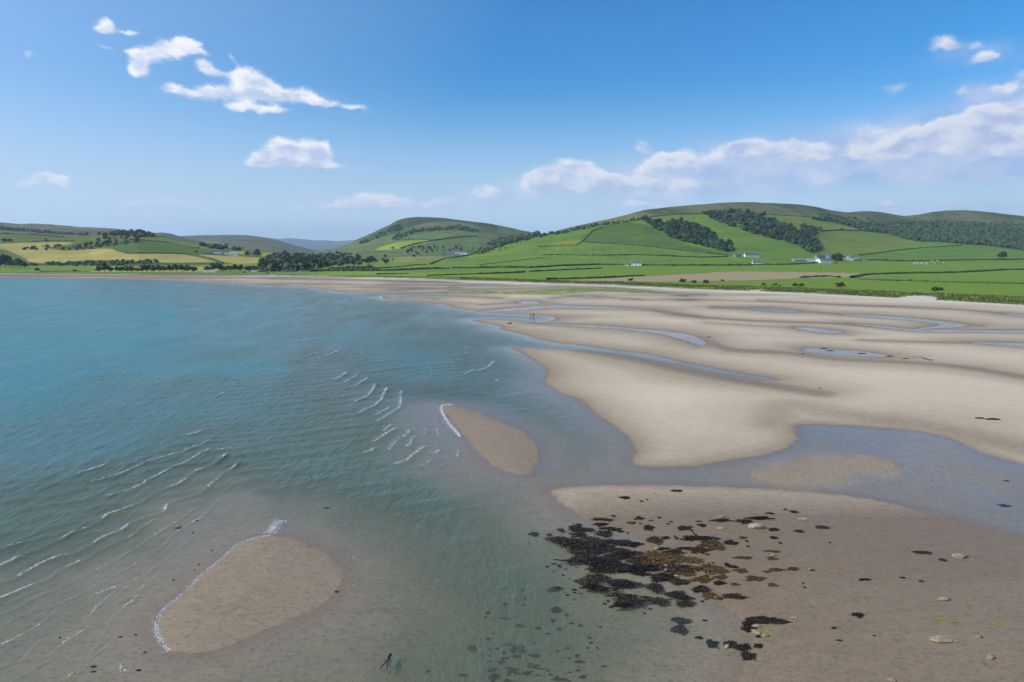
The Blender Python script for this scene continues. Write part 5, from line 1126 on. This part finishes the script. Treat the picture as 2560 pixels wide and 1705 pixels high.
KL = [(1215,85,40,12),(815,138,42,12),(945,165,14,6),(985,153,8,6),(645,308,75,11),(925,300,38,10),(865,332,35,9),(1000,372,40,22),(1280,375,60,17),(1412,352,35,13),(1565,315,80,12),(1740,322,65,16),(1860,298,95,13),(1940,260,32,9),(2125,248,32,11),(2060,230,16,5),(1970,385,38,15),(2160,398,30,12),(1970,448,32,11),(2020,489,16,6),(1635,487,55,18),(1130,450,32,14),(1760,475,15,6),(1770,517,12,7),
 (110,422,40,18),(228,427,22,10),(290,850,80,18),(285,1010,50,22),(1255,1095,70,27),(1245,1165,62,36),(1610,660,24,16),(1660,675,32,12),(1670,905,95,19),(1900,1090,100,26),(2020,1100,68,18),(1850,1092,100,22),(1790,1130,60,33),(1765,1160,40,20),(1495,1275,45,30),(1640,1275,50,26),(1735,1300,60,30),(1780,1370,60,32),(1850,1288,36,16),(1850,1215,20,12),(1390,1225,28,12),(1435,1092,20,5),(1390,322,26,4)]
RL = [(1730,448,28,12),(1210,448,18,16),(1715,705,55,17),(1735,605,65,12),(1955,610,40,13),(1960,555,55,8),(1990,698,52,15),(2120,690,50,13),(1915,712,32,8),(1825,765,70,22),(1670,810,38,9),(1960,815,40,13)]
for x, y, a, b in KL: u, v = z1(x, y); weed(u, v, a/3.104, b/3.104, KELP, UNI.get((x, y), 'dark kelp scrap lying loose '+('above' if y < 440 else 'right of' if y < 1000 else 'below')+' the seaweed mass, '+('left' if x < 1000 else 'middle' if x < 1600 else 'right')+' part'), None if (x, y) in UNI else 'loose dark kelp scraps round the mass')
for x, y, a, b in RL: u, v = z1(x, y); weed(u, v, a/3.104, b/3.104, RACK, 'golden brown weed scrap on bare sand at the right of the seaweed mass', 'golden brown weed scraps right of the mass')
MW = [(440,385,65,28),(530,395,50,12),(315,405,28,10),(455,440,60,13),(650,425,60,22),(300,490,95,26),(420,520,110,36),(560,500,110,36),(620,540,110,32),(500,580,100,26),(700,490,50,14),(820,500,110,22),(880,510,40,14),(800,590,120,30),(780,550,60,14),(500,640,120,22),(620,660,130,34),(760,690,140,32),(880,700,120,32),(1000,690,110,30),(600,720,80,16),(950,740,60,10),(1120,760,115,28),(1220,790,75,28),(600,780,90,24),(520,820,80,28),(560,860,80,22),(640,875,60,18),(800,825,130,28),(740,875,30,10),(1045,848,65,34),(800,930,110,19),(860,975,120,24),(800,1005,90,15),(975,935,40,11),(1075,960,75,25),(1215,905,80,28),(1280,925,65,11),(1280,970,65,25),(380,660,60,10),(700,620,90,22),(920,640,90,26)]
MD = [(630,345,60,11),(700,380,70,15),(780,400,30,8),(1055,470,60,34),(1400,455,130,22),(1480,500,100,30),(1540,530,55,20),(1280,530,60,10),(1390,545,90,22),(930,590,80,34),(1060,600,140,46),(1180,600,100,44),(1200,560,80,22),(1100,535,60,12),(1330,620,85,28),(1260,690,130,38),(1300,730,70,16),(1480,690,120,34),(1560,710,60,20),(1420,770,85,24),(1560,755,60,15),(1550,800,50,16),(1420,850,70,32),(1490,900,65,28),(1550,920,35,12),(1010,640,90,24),(1130,650,80,20)]
for x, y, a, b in MW: u, v = z1(x, y); weed(u, v, a/3.104, b/3.104, KELP, 'blackish half afloat kelp patch in the seaweed mass, '+('upper' if y < 560 else 'middle' if y < 720 else 'lower')+' rows, '+('far left' if x < 480 else 'left' if x < 580 else 'left of centre' if x < 680 else 'centre' if x < 800 else 'right of centre' if x < 920 else 'right' if x < 1080 else 'far right'), 'kelp patches of the watery part of the mass', lift=.03)
for x, y, a, b in MD: u, v = z1(x, y); weed(u, v, a/3.104, b/3.104, RACK if (x > 1380 or y > 590 and x > 1000) and random.random() < .75 else KELP, 'brown kelp patch heaped in the drier seaweed mass, '+('upper' if y < 540 else 'middle' if y < 700 else 'lower')+' rows, '+('far left' if x < 900 else 'left' if x < 1110 else 'centre' if x < 1290 else 'right of centre' if x < 1400 else 'right' if x < 1500 else 'far right'), 'kelp patches of the drier part of the mass')
for x, y, a, b in [(1050,730,52,12),(1185,778,22,10),(680,905,35,8),(925,893,18,5),(1045,915,15,6),(635,1135,38,14),(480,1218,15,7),(515,1300,15,5),(405,567,40,13),(258,592,28,9),(1582,426,38,10),(1595,265,18,4),(740,1268,8,3),(280,928,10,3),(340,845,14,6),(452,665,8,3),(290,955,8,4)]:
    u, v = z2(x, y); U2 = {(1050,730):'largest dark kelp streak on the open sand left of the wide tan stone',(1582,426):'dark oval clump lying in the blue channel at the right edge',(635,1135):'dark kelp scrap with a green tip alone on the rippled sand',(405,567):'dark kelp scrap furthest right of the scraps below the channel',(680,905):'thin dark kelp strip alone in the middle of the open sand',(1185,778):'small black clump just left below the wide tan stone',(1595,265):'tiny dark clump in the speckled wet flat at the right edge'}
    weed(u, v, a/2.592, b/2.592, KELP, U2.get((x, y), 'tiny dark weed scrap scattered over the open foreground sand'), None if (x, y) in U2 else 'tiny scraps on the open sand')
for u, v, a, b, lb in [(2450,1045.5,12,1.8,'left, thinner kelp strand of two on the smooth sand at the right'),(2482,1048,17,2.4,'right, thicker kelp strand of two on the smooth sand at the right'),(2008,884.5,4,1,'tiny dark weed beside the left end of the oval pool'),(2060,871,8,1,'dark weed along the upper rim of the oval pool'),(2075,877,10,1,'dark weed strand inside the oval pool, left'),(2155,884,11,1,'dark weed strand inside the oval pool, right'),(2225,891,8,1,'dark weed at the right tip of the oval pool'),(2265,897,8,.8,'thin weed strand right of the oval pool'),(2312,897,6,1,'small weed scrap well right of the oval pool, upper'),(2325,900,7,1,'small weed scrap well right of the oval pool, lower'),(1721,847,3,1,'dot of dark weed in the tip of the long pool'),(1772,843,5,1,'dark weed dots on sand right of the long pool'),(2050,970.5,4,.8,'tiny olive weed scrap alone on the wide smooth sand')]:
    weed(u, v, a, b, KELP, lb, None)
for x, y, a, b in [(780,1278,10,4),(608,1470,16,6),(605,1503,14,4),(897,1493,14,5),(1155,570,20,7),(1278,522,8,3),(1250,600,8,3),(1122,910,4,6),(2115,442,18,4),(388,1282,5,4),(2180,985,14,4),(880,1263,7,3),(938,1378,9,3),(1375,718,5,3),(1290,808,6,3),(1260,843,5,3)]:
    u, v = a_ = (x/2.592, 1100+y/2.592); U3 = {(608,1470):'dark weed scrap under the thin water film at the lower left',(1155,570):'dark weed scrap drifting between the wave lines above the left sand island',(2115,442):'dark weed scrap in the shallows right above the left sand island'}
    weed(u, v, a/2.592, b/2.592, KELP, U3.get((x, y), 'tiny dark scrap in the thin water round the left sand island'), None if (x, y) in U3 else 'tiny scraps round the left sand island')
SUBM = [(870,1305,35,22),(995,1235,18,10),(1195,1320,30,30),(1250,1300,30,12),(1260,1330,35,15),(1350,1365,38,14),(1095,1412,30,14),(1185,1480,40,24),(1295,1500,30,14),(1350,1450,25,12),(1040,1530,35,25),(800,1515,30,12),(530,1485,16,8),(1265,858,14,9),(1125,965,20,10),(995,1030,16,10),(1240,1133,45,12),(1500,1090,25,10),(1545,1155,22,9),(1455,1195,20,8),(1150,1560,30,12),(1210,1370,40,12),(1120,1385,30,10),(1730,1530,30,10),(1550,1550,50,12),(1700,1412,30,10),(1145,1280,30,12),(1280,925,14,6),(1270,970,20,8),(1120,1075,30,6),(1640,1115,20,7),(1710,1132,20,8),(1380,1150,22,8),(1605,1050,14,12)]
US = {(870,1305):'fuzzy brown weed holdfast on the sea bed with a long thin stalk, bottom centre',(1185,1480):'rusty brown rounded weed clump on the bed at the bottom centre',(1040,1530):'brown weed clump cut by the bottom edge of the picture'}
rg = random.Random(9)
for x, y, a, b in SUBM+[(rg.uniform(950, 1900), 1568-abs(rg.gauss(0, 260)), rg.uniform(8, 22), rg.uniform(3, 8)) for _ in range(52)]:
    u, v = z4(x, y)
    if u > 1830: continue
    weed(u, v, a/3.105, b/3.105, RACK, US.get((x, y), 'brown weed tuft on the bed under clear shallow water, bottom of picture'), None if (x, y) in US else 'brown weed tufts on the sea bed')
for x, y, a, b in [(477,858,24,9),(795,957,18,8),(373,992,15,6),(240,988,8,4),(905,1062,15,5),(1360,1034,15,6),(1540,1024,16,6),(1335,1122,18,6),(1170,1167,45,11),(1260,1180,20,6),(1535,1197,30,10),(1400,1247,22,8),(1545,1297,14,4),(1545,1410,14,6),(770,1242,14,7),(565,1250,14,6),(585,1136,18,5),(240,1158,38,7),(50,1250,26,12),(315,872,15,5)]:
    u, v = z2(x, y); UL = {(1170,1167):'largest bright green algae patch above the long tan slab',(477,858):'bright green algae patch alone, left centre of the foreground sand',(1535,1197):'elongated green algae tuft near the right edge',(240,1158):'lime green algae around the flat pale stone',(50,1250):'lime green algae tuft hugging the yellow stone by the kelp heap',(1400,1247):'green algae tuft just above the small angular tan stone',(585,1136):'green algae wisp at the tip of a dark kelp scrap',(1260,1180):'green algae tuft right of the largest green patch'}
    weed(u, v, a/2.592, b/2.592, LIME, UL.get((x, y), 'small lime green algae tuft scattered on the foreground sand'), None if (x, y) in UL else 'small green algae tufts on the sand', 'algae_tuft', 'algae', hz=.6)
for x, y, a, b, lb in [(1555,975,18,9,'lime green algae tuft just below the seaweed mass'),(1740,750,10,5,'tiny green tuft at the left tip of a brown weed scrap'),(1670,1320,14,8,'green tuft beside the leaning yellow stone'),(1725,1362,12,8,'green tuft on the black clump at the bottom')]:
    u, v = z1(x, y); weed(u, v, a/3.104, b/3.104, LIME, lb, None, 'algae_tuft', 'algae', hz=.6)
rg = random.Random(21)
for k in range(70):                          # crumbs of weed broken off round the mass
    a_ = rg.uniform(0, 6.28); q_ = rg.uniform(.75, 1.25); u, v = z1(900+600*q_*math.cos(a_), 660+330*q_*math.sin(a_)); wet_ = u < 1560
    weed(u, v, rg.uniform(2.5, 7), rg.uniform(.9, 2.4), KELP if wet_ or rg.random() < .5 else RACK, 'crumb of broken weed at the '+('upper' if math.sin(a_) < -.3 else 'lower' if math.sin(a_) > .3 else 'middle')+(' left' if math.cos(a_) < 0 else ' right')+' fringe of the seaweed mass', 'crumbs of weed round the mass', lift=.02 if wet_ else 0.)
# floating forked stick and the thin stalk
def tubes(name, paths, mat, parent=None):
    V = []; Q = []
    for pts in paths:
        for i, (x, y, z, r) in enumerate(pts):
            for k in range(5): V.append((x+r*math.cos(1.2566*k), y+r*.4*math.sin(1.2566*k), z+r*math.sin(1.2566*k)))
            if i:
                q = len(V)-10
                for k in range(5): Q.append((q+k, q+(k+1) % 5, q+5+(k+1) % 5, q+5+k))
    return link(name, npmesh(name, V, Q, True), parent, [mat])
def sp(x, y, z, r): a = G(*z4(x, y), z); return (float(a[0]), float(a[1]), z, r)
st_ = tubes('driftwood_branch', [[sp(238,1355,.05,.09),(sp(222,1372,.05,.07)),sp(215,1400,.04,.045),sp(212,1435,.03,.03),sp(205,1475,.02,.02)],[sp(216,1395,.04,.04),sp(190,1425,.03,.03),sp(165,1450,.03,.025),sp(158,1468,.02,.02)],[sp(228,1365,.04,.04),sp(234,1400,.03,.03),sp(230,1445,.02,.02)],[sp(215,1405,.04,.03),sp(185,1405,.03,.018)]], m_cl1)
tag(st_, 'dark forked branch floating in the shallows at the bottom centre', 'branch')
st2 = tubes('weed_stalk', [[sp(893,1322,-.30,.03),sp(925,1375,-.28,.02),sp(950,1420,-.28,.02),sp(975,1465,-.27,.02),sp(1000,1500,-.27,.015)]], m_rack); tag(st2, 'long thin brown weed stalk trailing from the fuzzy holdfast', 'weed stalk')
# stones
m_rock, t = material('tan_stone'); pos = t.n('ShaderNodeTexCoord').outputs['Object']
n = t.noise(pos, 2.5, 6, .65); oi = t.n('ShaderNodeObjectInfo').outputs['Random']
c = t.mix(t.ramp(n, .35, .65), rgb(.24,.185,.115), t.mix(oi, rgb(.46,.38,.27), rgb(.42,.33,.19)))
bp = t.n('ShaderNodeBump', {'Height': t.noise(pos, 6., 6, .7), 'Strength': .7, 'Distance': .08})
t.n('ShaderNodeOutputMaterial', {0: t.n('ShaderNodeBsdfPrincipled', {'Base Color': c, 'Roughness': .85, 'Normal': bp.outputs[0]}).outputs[0]})
def stone(u, v, wpx, hpx, label, rz=0., pointy=.0, seed=0):
    x, y, z = atg(u, v+hpx*.6); dist_ = math.hypot(y, H); sw = wpx*dist_/F; sh_ = hpx*dist_/F
    rg = np.random.default_rng(seed+500); b_ = bmesh.new(); bmesh.ops.create_icosphere(b_, subdivisions=4, radius=1.)
    cuts = [rg.normal(size=3) for _ in range(11)]; cuts = [(c_/np.linalg.norm(c_), rg.uniform(.58, .9)) for c_ in cuts]
    for q in b_.verts:
        p = np.array(q.co)
        for c_, d_ in cuts:
            k = p.dot(c_)-d_
            if k > 0: p = p-c_*k*.92
        p = p*(1+.05*perlin(np.array(p[0]*2.+seed), np.array(p[1]*2.+p[2]*3)))
        if pointy: p[1] *= 1-pointy*max(0, -p[0]); p[2] *= 1-pointy*max(0, -p[0])
        q.co = p
    me = bpy.data.meshes.new('stone'); b_.to_mesh(me); b_.free(); me.polygons.foreach_set('use_smooth', [False]*len(me.polygons))
    o = link('stone', me, None, [m_rock]); o.scale = (sw*1.1, max(sw*.55, sh_*.9), sh_*1.05); o.location = (x, y+o.scale[1]*.2, z+o.scale[2]*.35); o.rotation_euler = (0, 0, rz); tag(o, label, 'stone'); return o
ST = [(z2,1290,750,52,17,'wide tan stone with a sloping right end, upper right of the open sand',.1,0),(z2,1385,777,11,5,'tiny pale stone just right of the wide tan one',0,0),(z2,1188,1030,40,12,'long tan stone with a thin tail pointing left',.15,.75),(z2,1174,1291,65,18,'longest flat tan slab on the lower right sand',-.03,.1),(z2,1270,1306,18,10,'small stone touching the right end of the long flat slab',0,0),(z2,1420,1275,22,11,'small angular tan stone under a green tuft',.3,0),(z2,1493,1407,23,17,'squarish pale stone near the lower right corner',.2,0),(z2,858,1552,26,15,'rounded cream stone at the bottom edge',0,0),(z2,285,511,36,8,'low flat pale stone on the sand right of the big boulder',0,.2),(z2,90,746,18,8,'small pale round stone above a brown weed scrap',0,0),(z2,322,838,12,6,'tiny pale stone beside a dark scrap, right of the seaweed',0,0),(z2,1050,913,7,4,'tiny dark stone with pale top on the open sand',0,0),
 (z1,1838,360,56,27,'big pale craggy boulder under the long kelp streak',-.15,0),(z1,1561,283,26,11,'flat topped pale block above the kelp, left of the boulder',0,0),(z1,1565,374,32,11,'low yellowish stone left of the big boulder',0,.2),(z1,335,460,42,14,'bright orange tan oval stone at the left of the seaweed mass',0,0),(z1,520,486,22,11,'small tan stone inside the left seaweed mass',0,0),(z1,1062,532,26,17,'pale stone standing at the top edge of the seaweed mass',.2,0),(z1,1082,412,16,7,'small pale stone between kelp scraps above the mass',0,0),(z1,1135,700,22,9,'pale stick shaped stone in the heart of the mass',.7,.3),(z1,1215,743,22,11,'angular pale stone low in the heart of the mass',0,0),(z1,1137,662,18,7,'small pale stone on the ridge of the mass',0,0),(z1,480,583,12,6,'tiny tan stone in the left part of the mass',0,0),(z1,755,602,25,7,'flat tan stone in the middle of the mass',0,0),(z1,1970,583,21,11,'rounded pale stone beside a brown scrap, right of the mass',0,0),(z1,1832,1176,40,12,'long pale stone sloping under the brown kelp heap',-.6,.3),(z1,1833,1132,36,12,'grey pale stone half under the brown kelp heap',0,0),(z1,1903,1206,24,13,'yellow stone among green algae below the kelp heap',0,0),(z1,1607,1290,22,17,'leaning yellow stone between black clumps near the bottom',.8,.2),(z1,2130,1066,30,8,'flat pale stone ringed with green algae',0,0),(z1,862,330,26,4,'thin pale stone in the kelp above the mass',0,0),(z1,1043,104,11,4,'tiny pale stone high on the sand below the channel',0,0),(z1,1018,146,8,4,'tiny pale stone right of a dark scrap near the channel',0,0),(z1,1070,168,5,3,'speck like stone below the tiny pale ones',0,0),(z1,1520,912,9,9,'small pale stone at the lower right end of the mass',0,0)]
for k, (fn, x, y, a, b, lb, rz, pt) in enumerate(ST):
    sc_ = 2.592 if fn is z2 else 3.104; u, v = fn(x, y); stone(u, v, a/sc_, b/sc_, lb, rz, pt, k)

# foam: flakes scattered behind each breaking crest and along the lapped edges
m_foam, t = material('foam'); t.n('ShaderNodeOutputMaterial', {0: t.n('ShaderNodeBsdfPrincipled', {'Base Color': rgb(.80,.82,.82), 'Roughness': .6}).outputs[0]})
def foam_line(pts, amount, width, seed, side=1, step=.035, trail=.0, h0=.0, size=.06, name='foam', label=None, always=False):
    rg = np.random.default_rng(seed); P_ = np.asarray(pts, float); seg = np.diff(P_, axis=0); L = np.hypot(seg[:, 0], seg[:, 1]); cum = np.concatenate([[0], np.cumsum(L)])
    V = []; Q = []; n = int(cum[-1]/step*max(.3, amount))
    ts = rg.uniform(0, cum[-1], n)
    for s in ts:
        e_ = fbm(np.array(s*.27+seed*7.), np.array(seed*1.3), 3)
        thr = .16-.15*amount
        if not always and e_ < thr: continue
        if always: e_ = e_*.5+.15; thr = -.2
        if rg.random() > .22+3.5*(e_-thr): continue
        i = min(np.searchsorted(cum, s)-1, len(L)-1); i = max(i, 0); f = (s-cum[i])/max(L[i], 1e-6); p = P_[i]+seg[i]*f; d = seg[i]/max(L[i], 1e-6); nn = np.array([-d[1], d[0]])*side
        o = abs(rg.normal())*width*(.12+3.6*max(0, e_-thr)) if rg.random() > trail else abs(rg.normal())*width*5*max(0, e_+.2)
        p = p+nn*(o-width*.15); sz = size*rg.uniform(.4, 1.3)*(1 if o < width*1.5 else .55); z = wz(p[0], p[1])+.012+h0+rg.uniform(0, .015); a0 = rg.uniform(0, 6.28); j = len(V)
        dd = d*sz*rg.uniform(.8, 2.2); nq = nn*sz*.8
        V += [(*(p-dd), z), (*(p-nq*rg.uniform(.5, 1)), z+.012), (*(p+dd*rg.uniform(.6, 1)), z), (*(p+nq*rg.uniform(.5, 1)), z+.006)]; Q.append((j, j+1, j+2, j+3))
    return V, Q
AV = []; AQ = []
def addfoam(V, Q):
    i = len(AV); AV.extend(V); AQ.extend([tuple(q+i for q in f) for f in Q])
for k, (wp, hh, hw, fo) in enumerate(FW):
    if fo <= 0: continue
    dist_ = float(np.mean(wp[:, 1])); sz = .026+.00055*dist_
    addfoam(*foam_line(wp, fo, .15+.0012*dist_, k+1, side=1, step=.009+.0002*dist_, trail=.22 if k < 3 else .05, h0=hh*.75, size=sz, always=(k >= 12 and fo > .35)))
isl_a = worldpoly(ISL[1]+ISL[1][:1], 4); cw = z3((1760,612),(1640,638),(1530,680),(1420,780),(1300,868),(1200,978),(1080,1070),(1020,1150),(1005,1240),(1040,1310),(1085,1375))
cw = smooth([G(u, v) for u, v in cw], 5, False)
addfoam(*foam_line(cw, 1.0, .17, 101, side=1, step=.012, trail=.25, size=.035, always=True)); addfoam(*foam_line(cw, .6, .16, 102, side=-1, step=.03, trail=.4, size=.03, always=True))
tip = smooth([G(u, v) for u, v in z3((1740,610),(1770,585),(1790,550),(1830,520))], 5, False); addfoam(*foam_line(tip, 1.0, .45, 103, step=.006, trail=.1, size=.04, always=True)); addfoam(*foam_line(tip, 1.0, .4, 104, side=-1, step=.008, size=.04, always=True))
cb = smooth([G(u, v) for u, v in [(1130,1012),(1108,1012),(1104,1024),(1112,1042),(1125,1062),(1140,1078),(1150,1092)]], 5, False); addfoam(*foam_line(cb, 1.0, .16, 105, step=.02, trail=.15, size=.06, always=True, side=-1)); addfoam(*foam_line(cb, 1.0, .14, 106, step=.02, size=.06, always=True))
for j, pp in enumerate([z3((2240,735),(2290,760),(2333,795)),z3((2265,860),(2300,890),(2333,900)),z3((2285,940),(2333,955)),z3((2260,985),(2333,1015))]):
    addfoam(*foam_line(smooth([G(u, v) for u, v in pp], 5, False), .35, .03, 110+j, size=.03, step=.03, always=True))
me = npmesh('foam', AV, AQ, False); me.materials.append(m_foam); tag(link('foam', me), 'white foam on the breaking wave crests and lapped edges', 'foam', kind='stuff')

# ---------------------------------------------------------------- haze
bx0, bx1, by0, by1, bz0, bz1 = -16000, 16000, -400, 16500, -140, 460
hv = [(x, y, z) for x in (bx0, bx1) for y in (by0, by1) for z in (bz0, bz1)]
hm = mesh('haze', hv, [(0,1,3,2),(4,6,7,5),(0,4,5,1),(2,3,7,6),(0,2,6,4),(1,5,7,3)])
m_haze, t = material('air')
vol = t.n('ShaderNodeVolumePrincipled', {'Color': rgb(.58, .79, 1.0), 'Density': HAZE, 'Anisotropy': .2})
t.n('ShaderNodeOutputMaterial', {1: vol.outputs[0]})
tag(link('haze', hm, None, [m_haze]), kind='stuff')
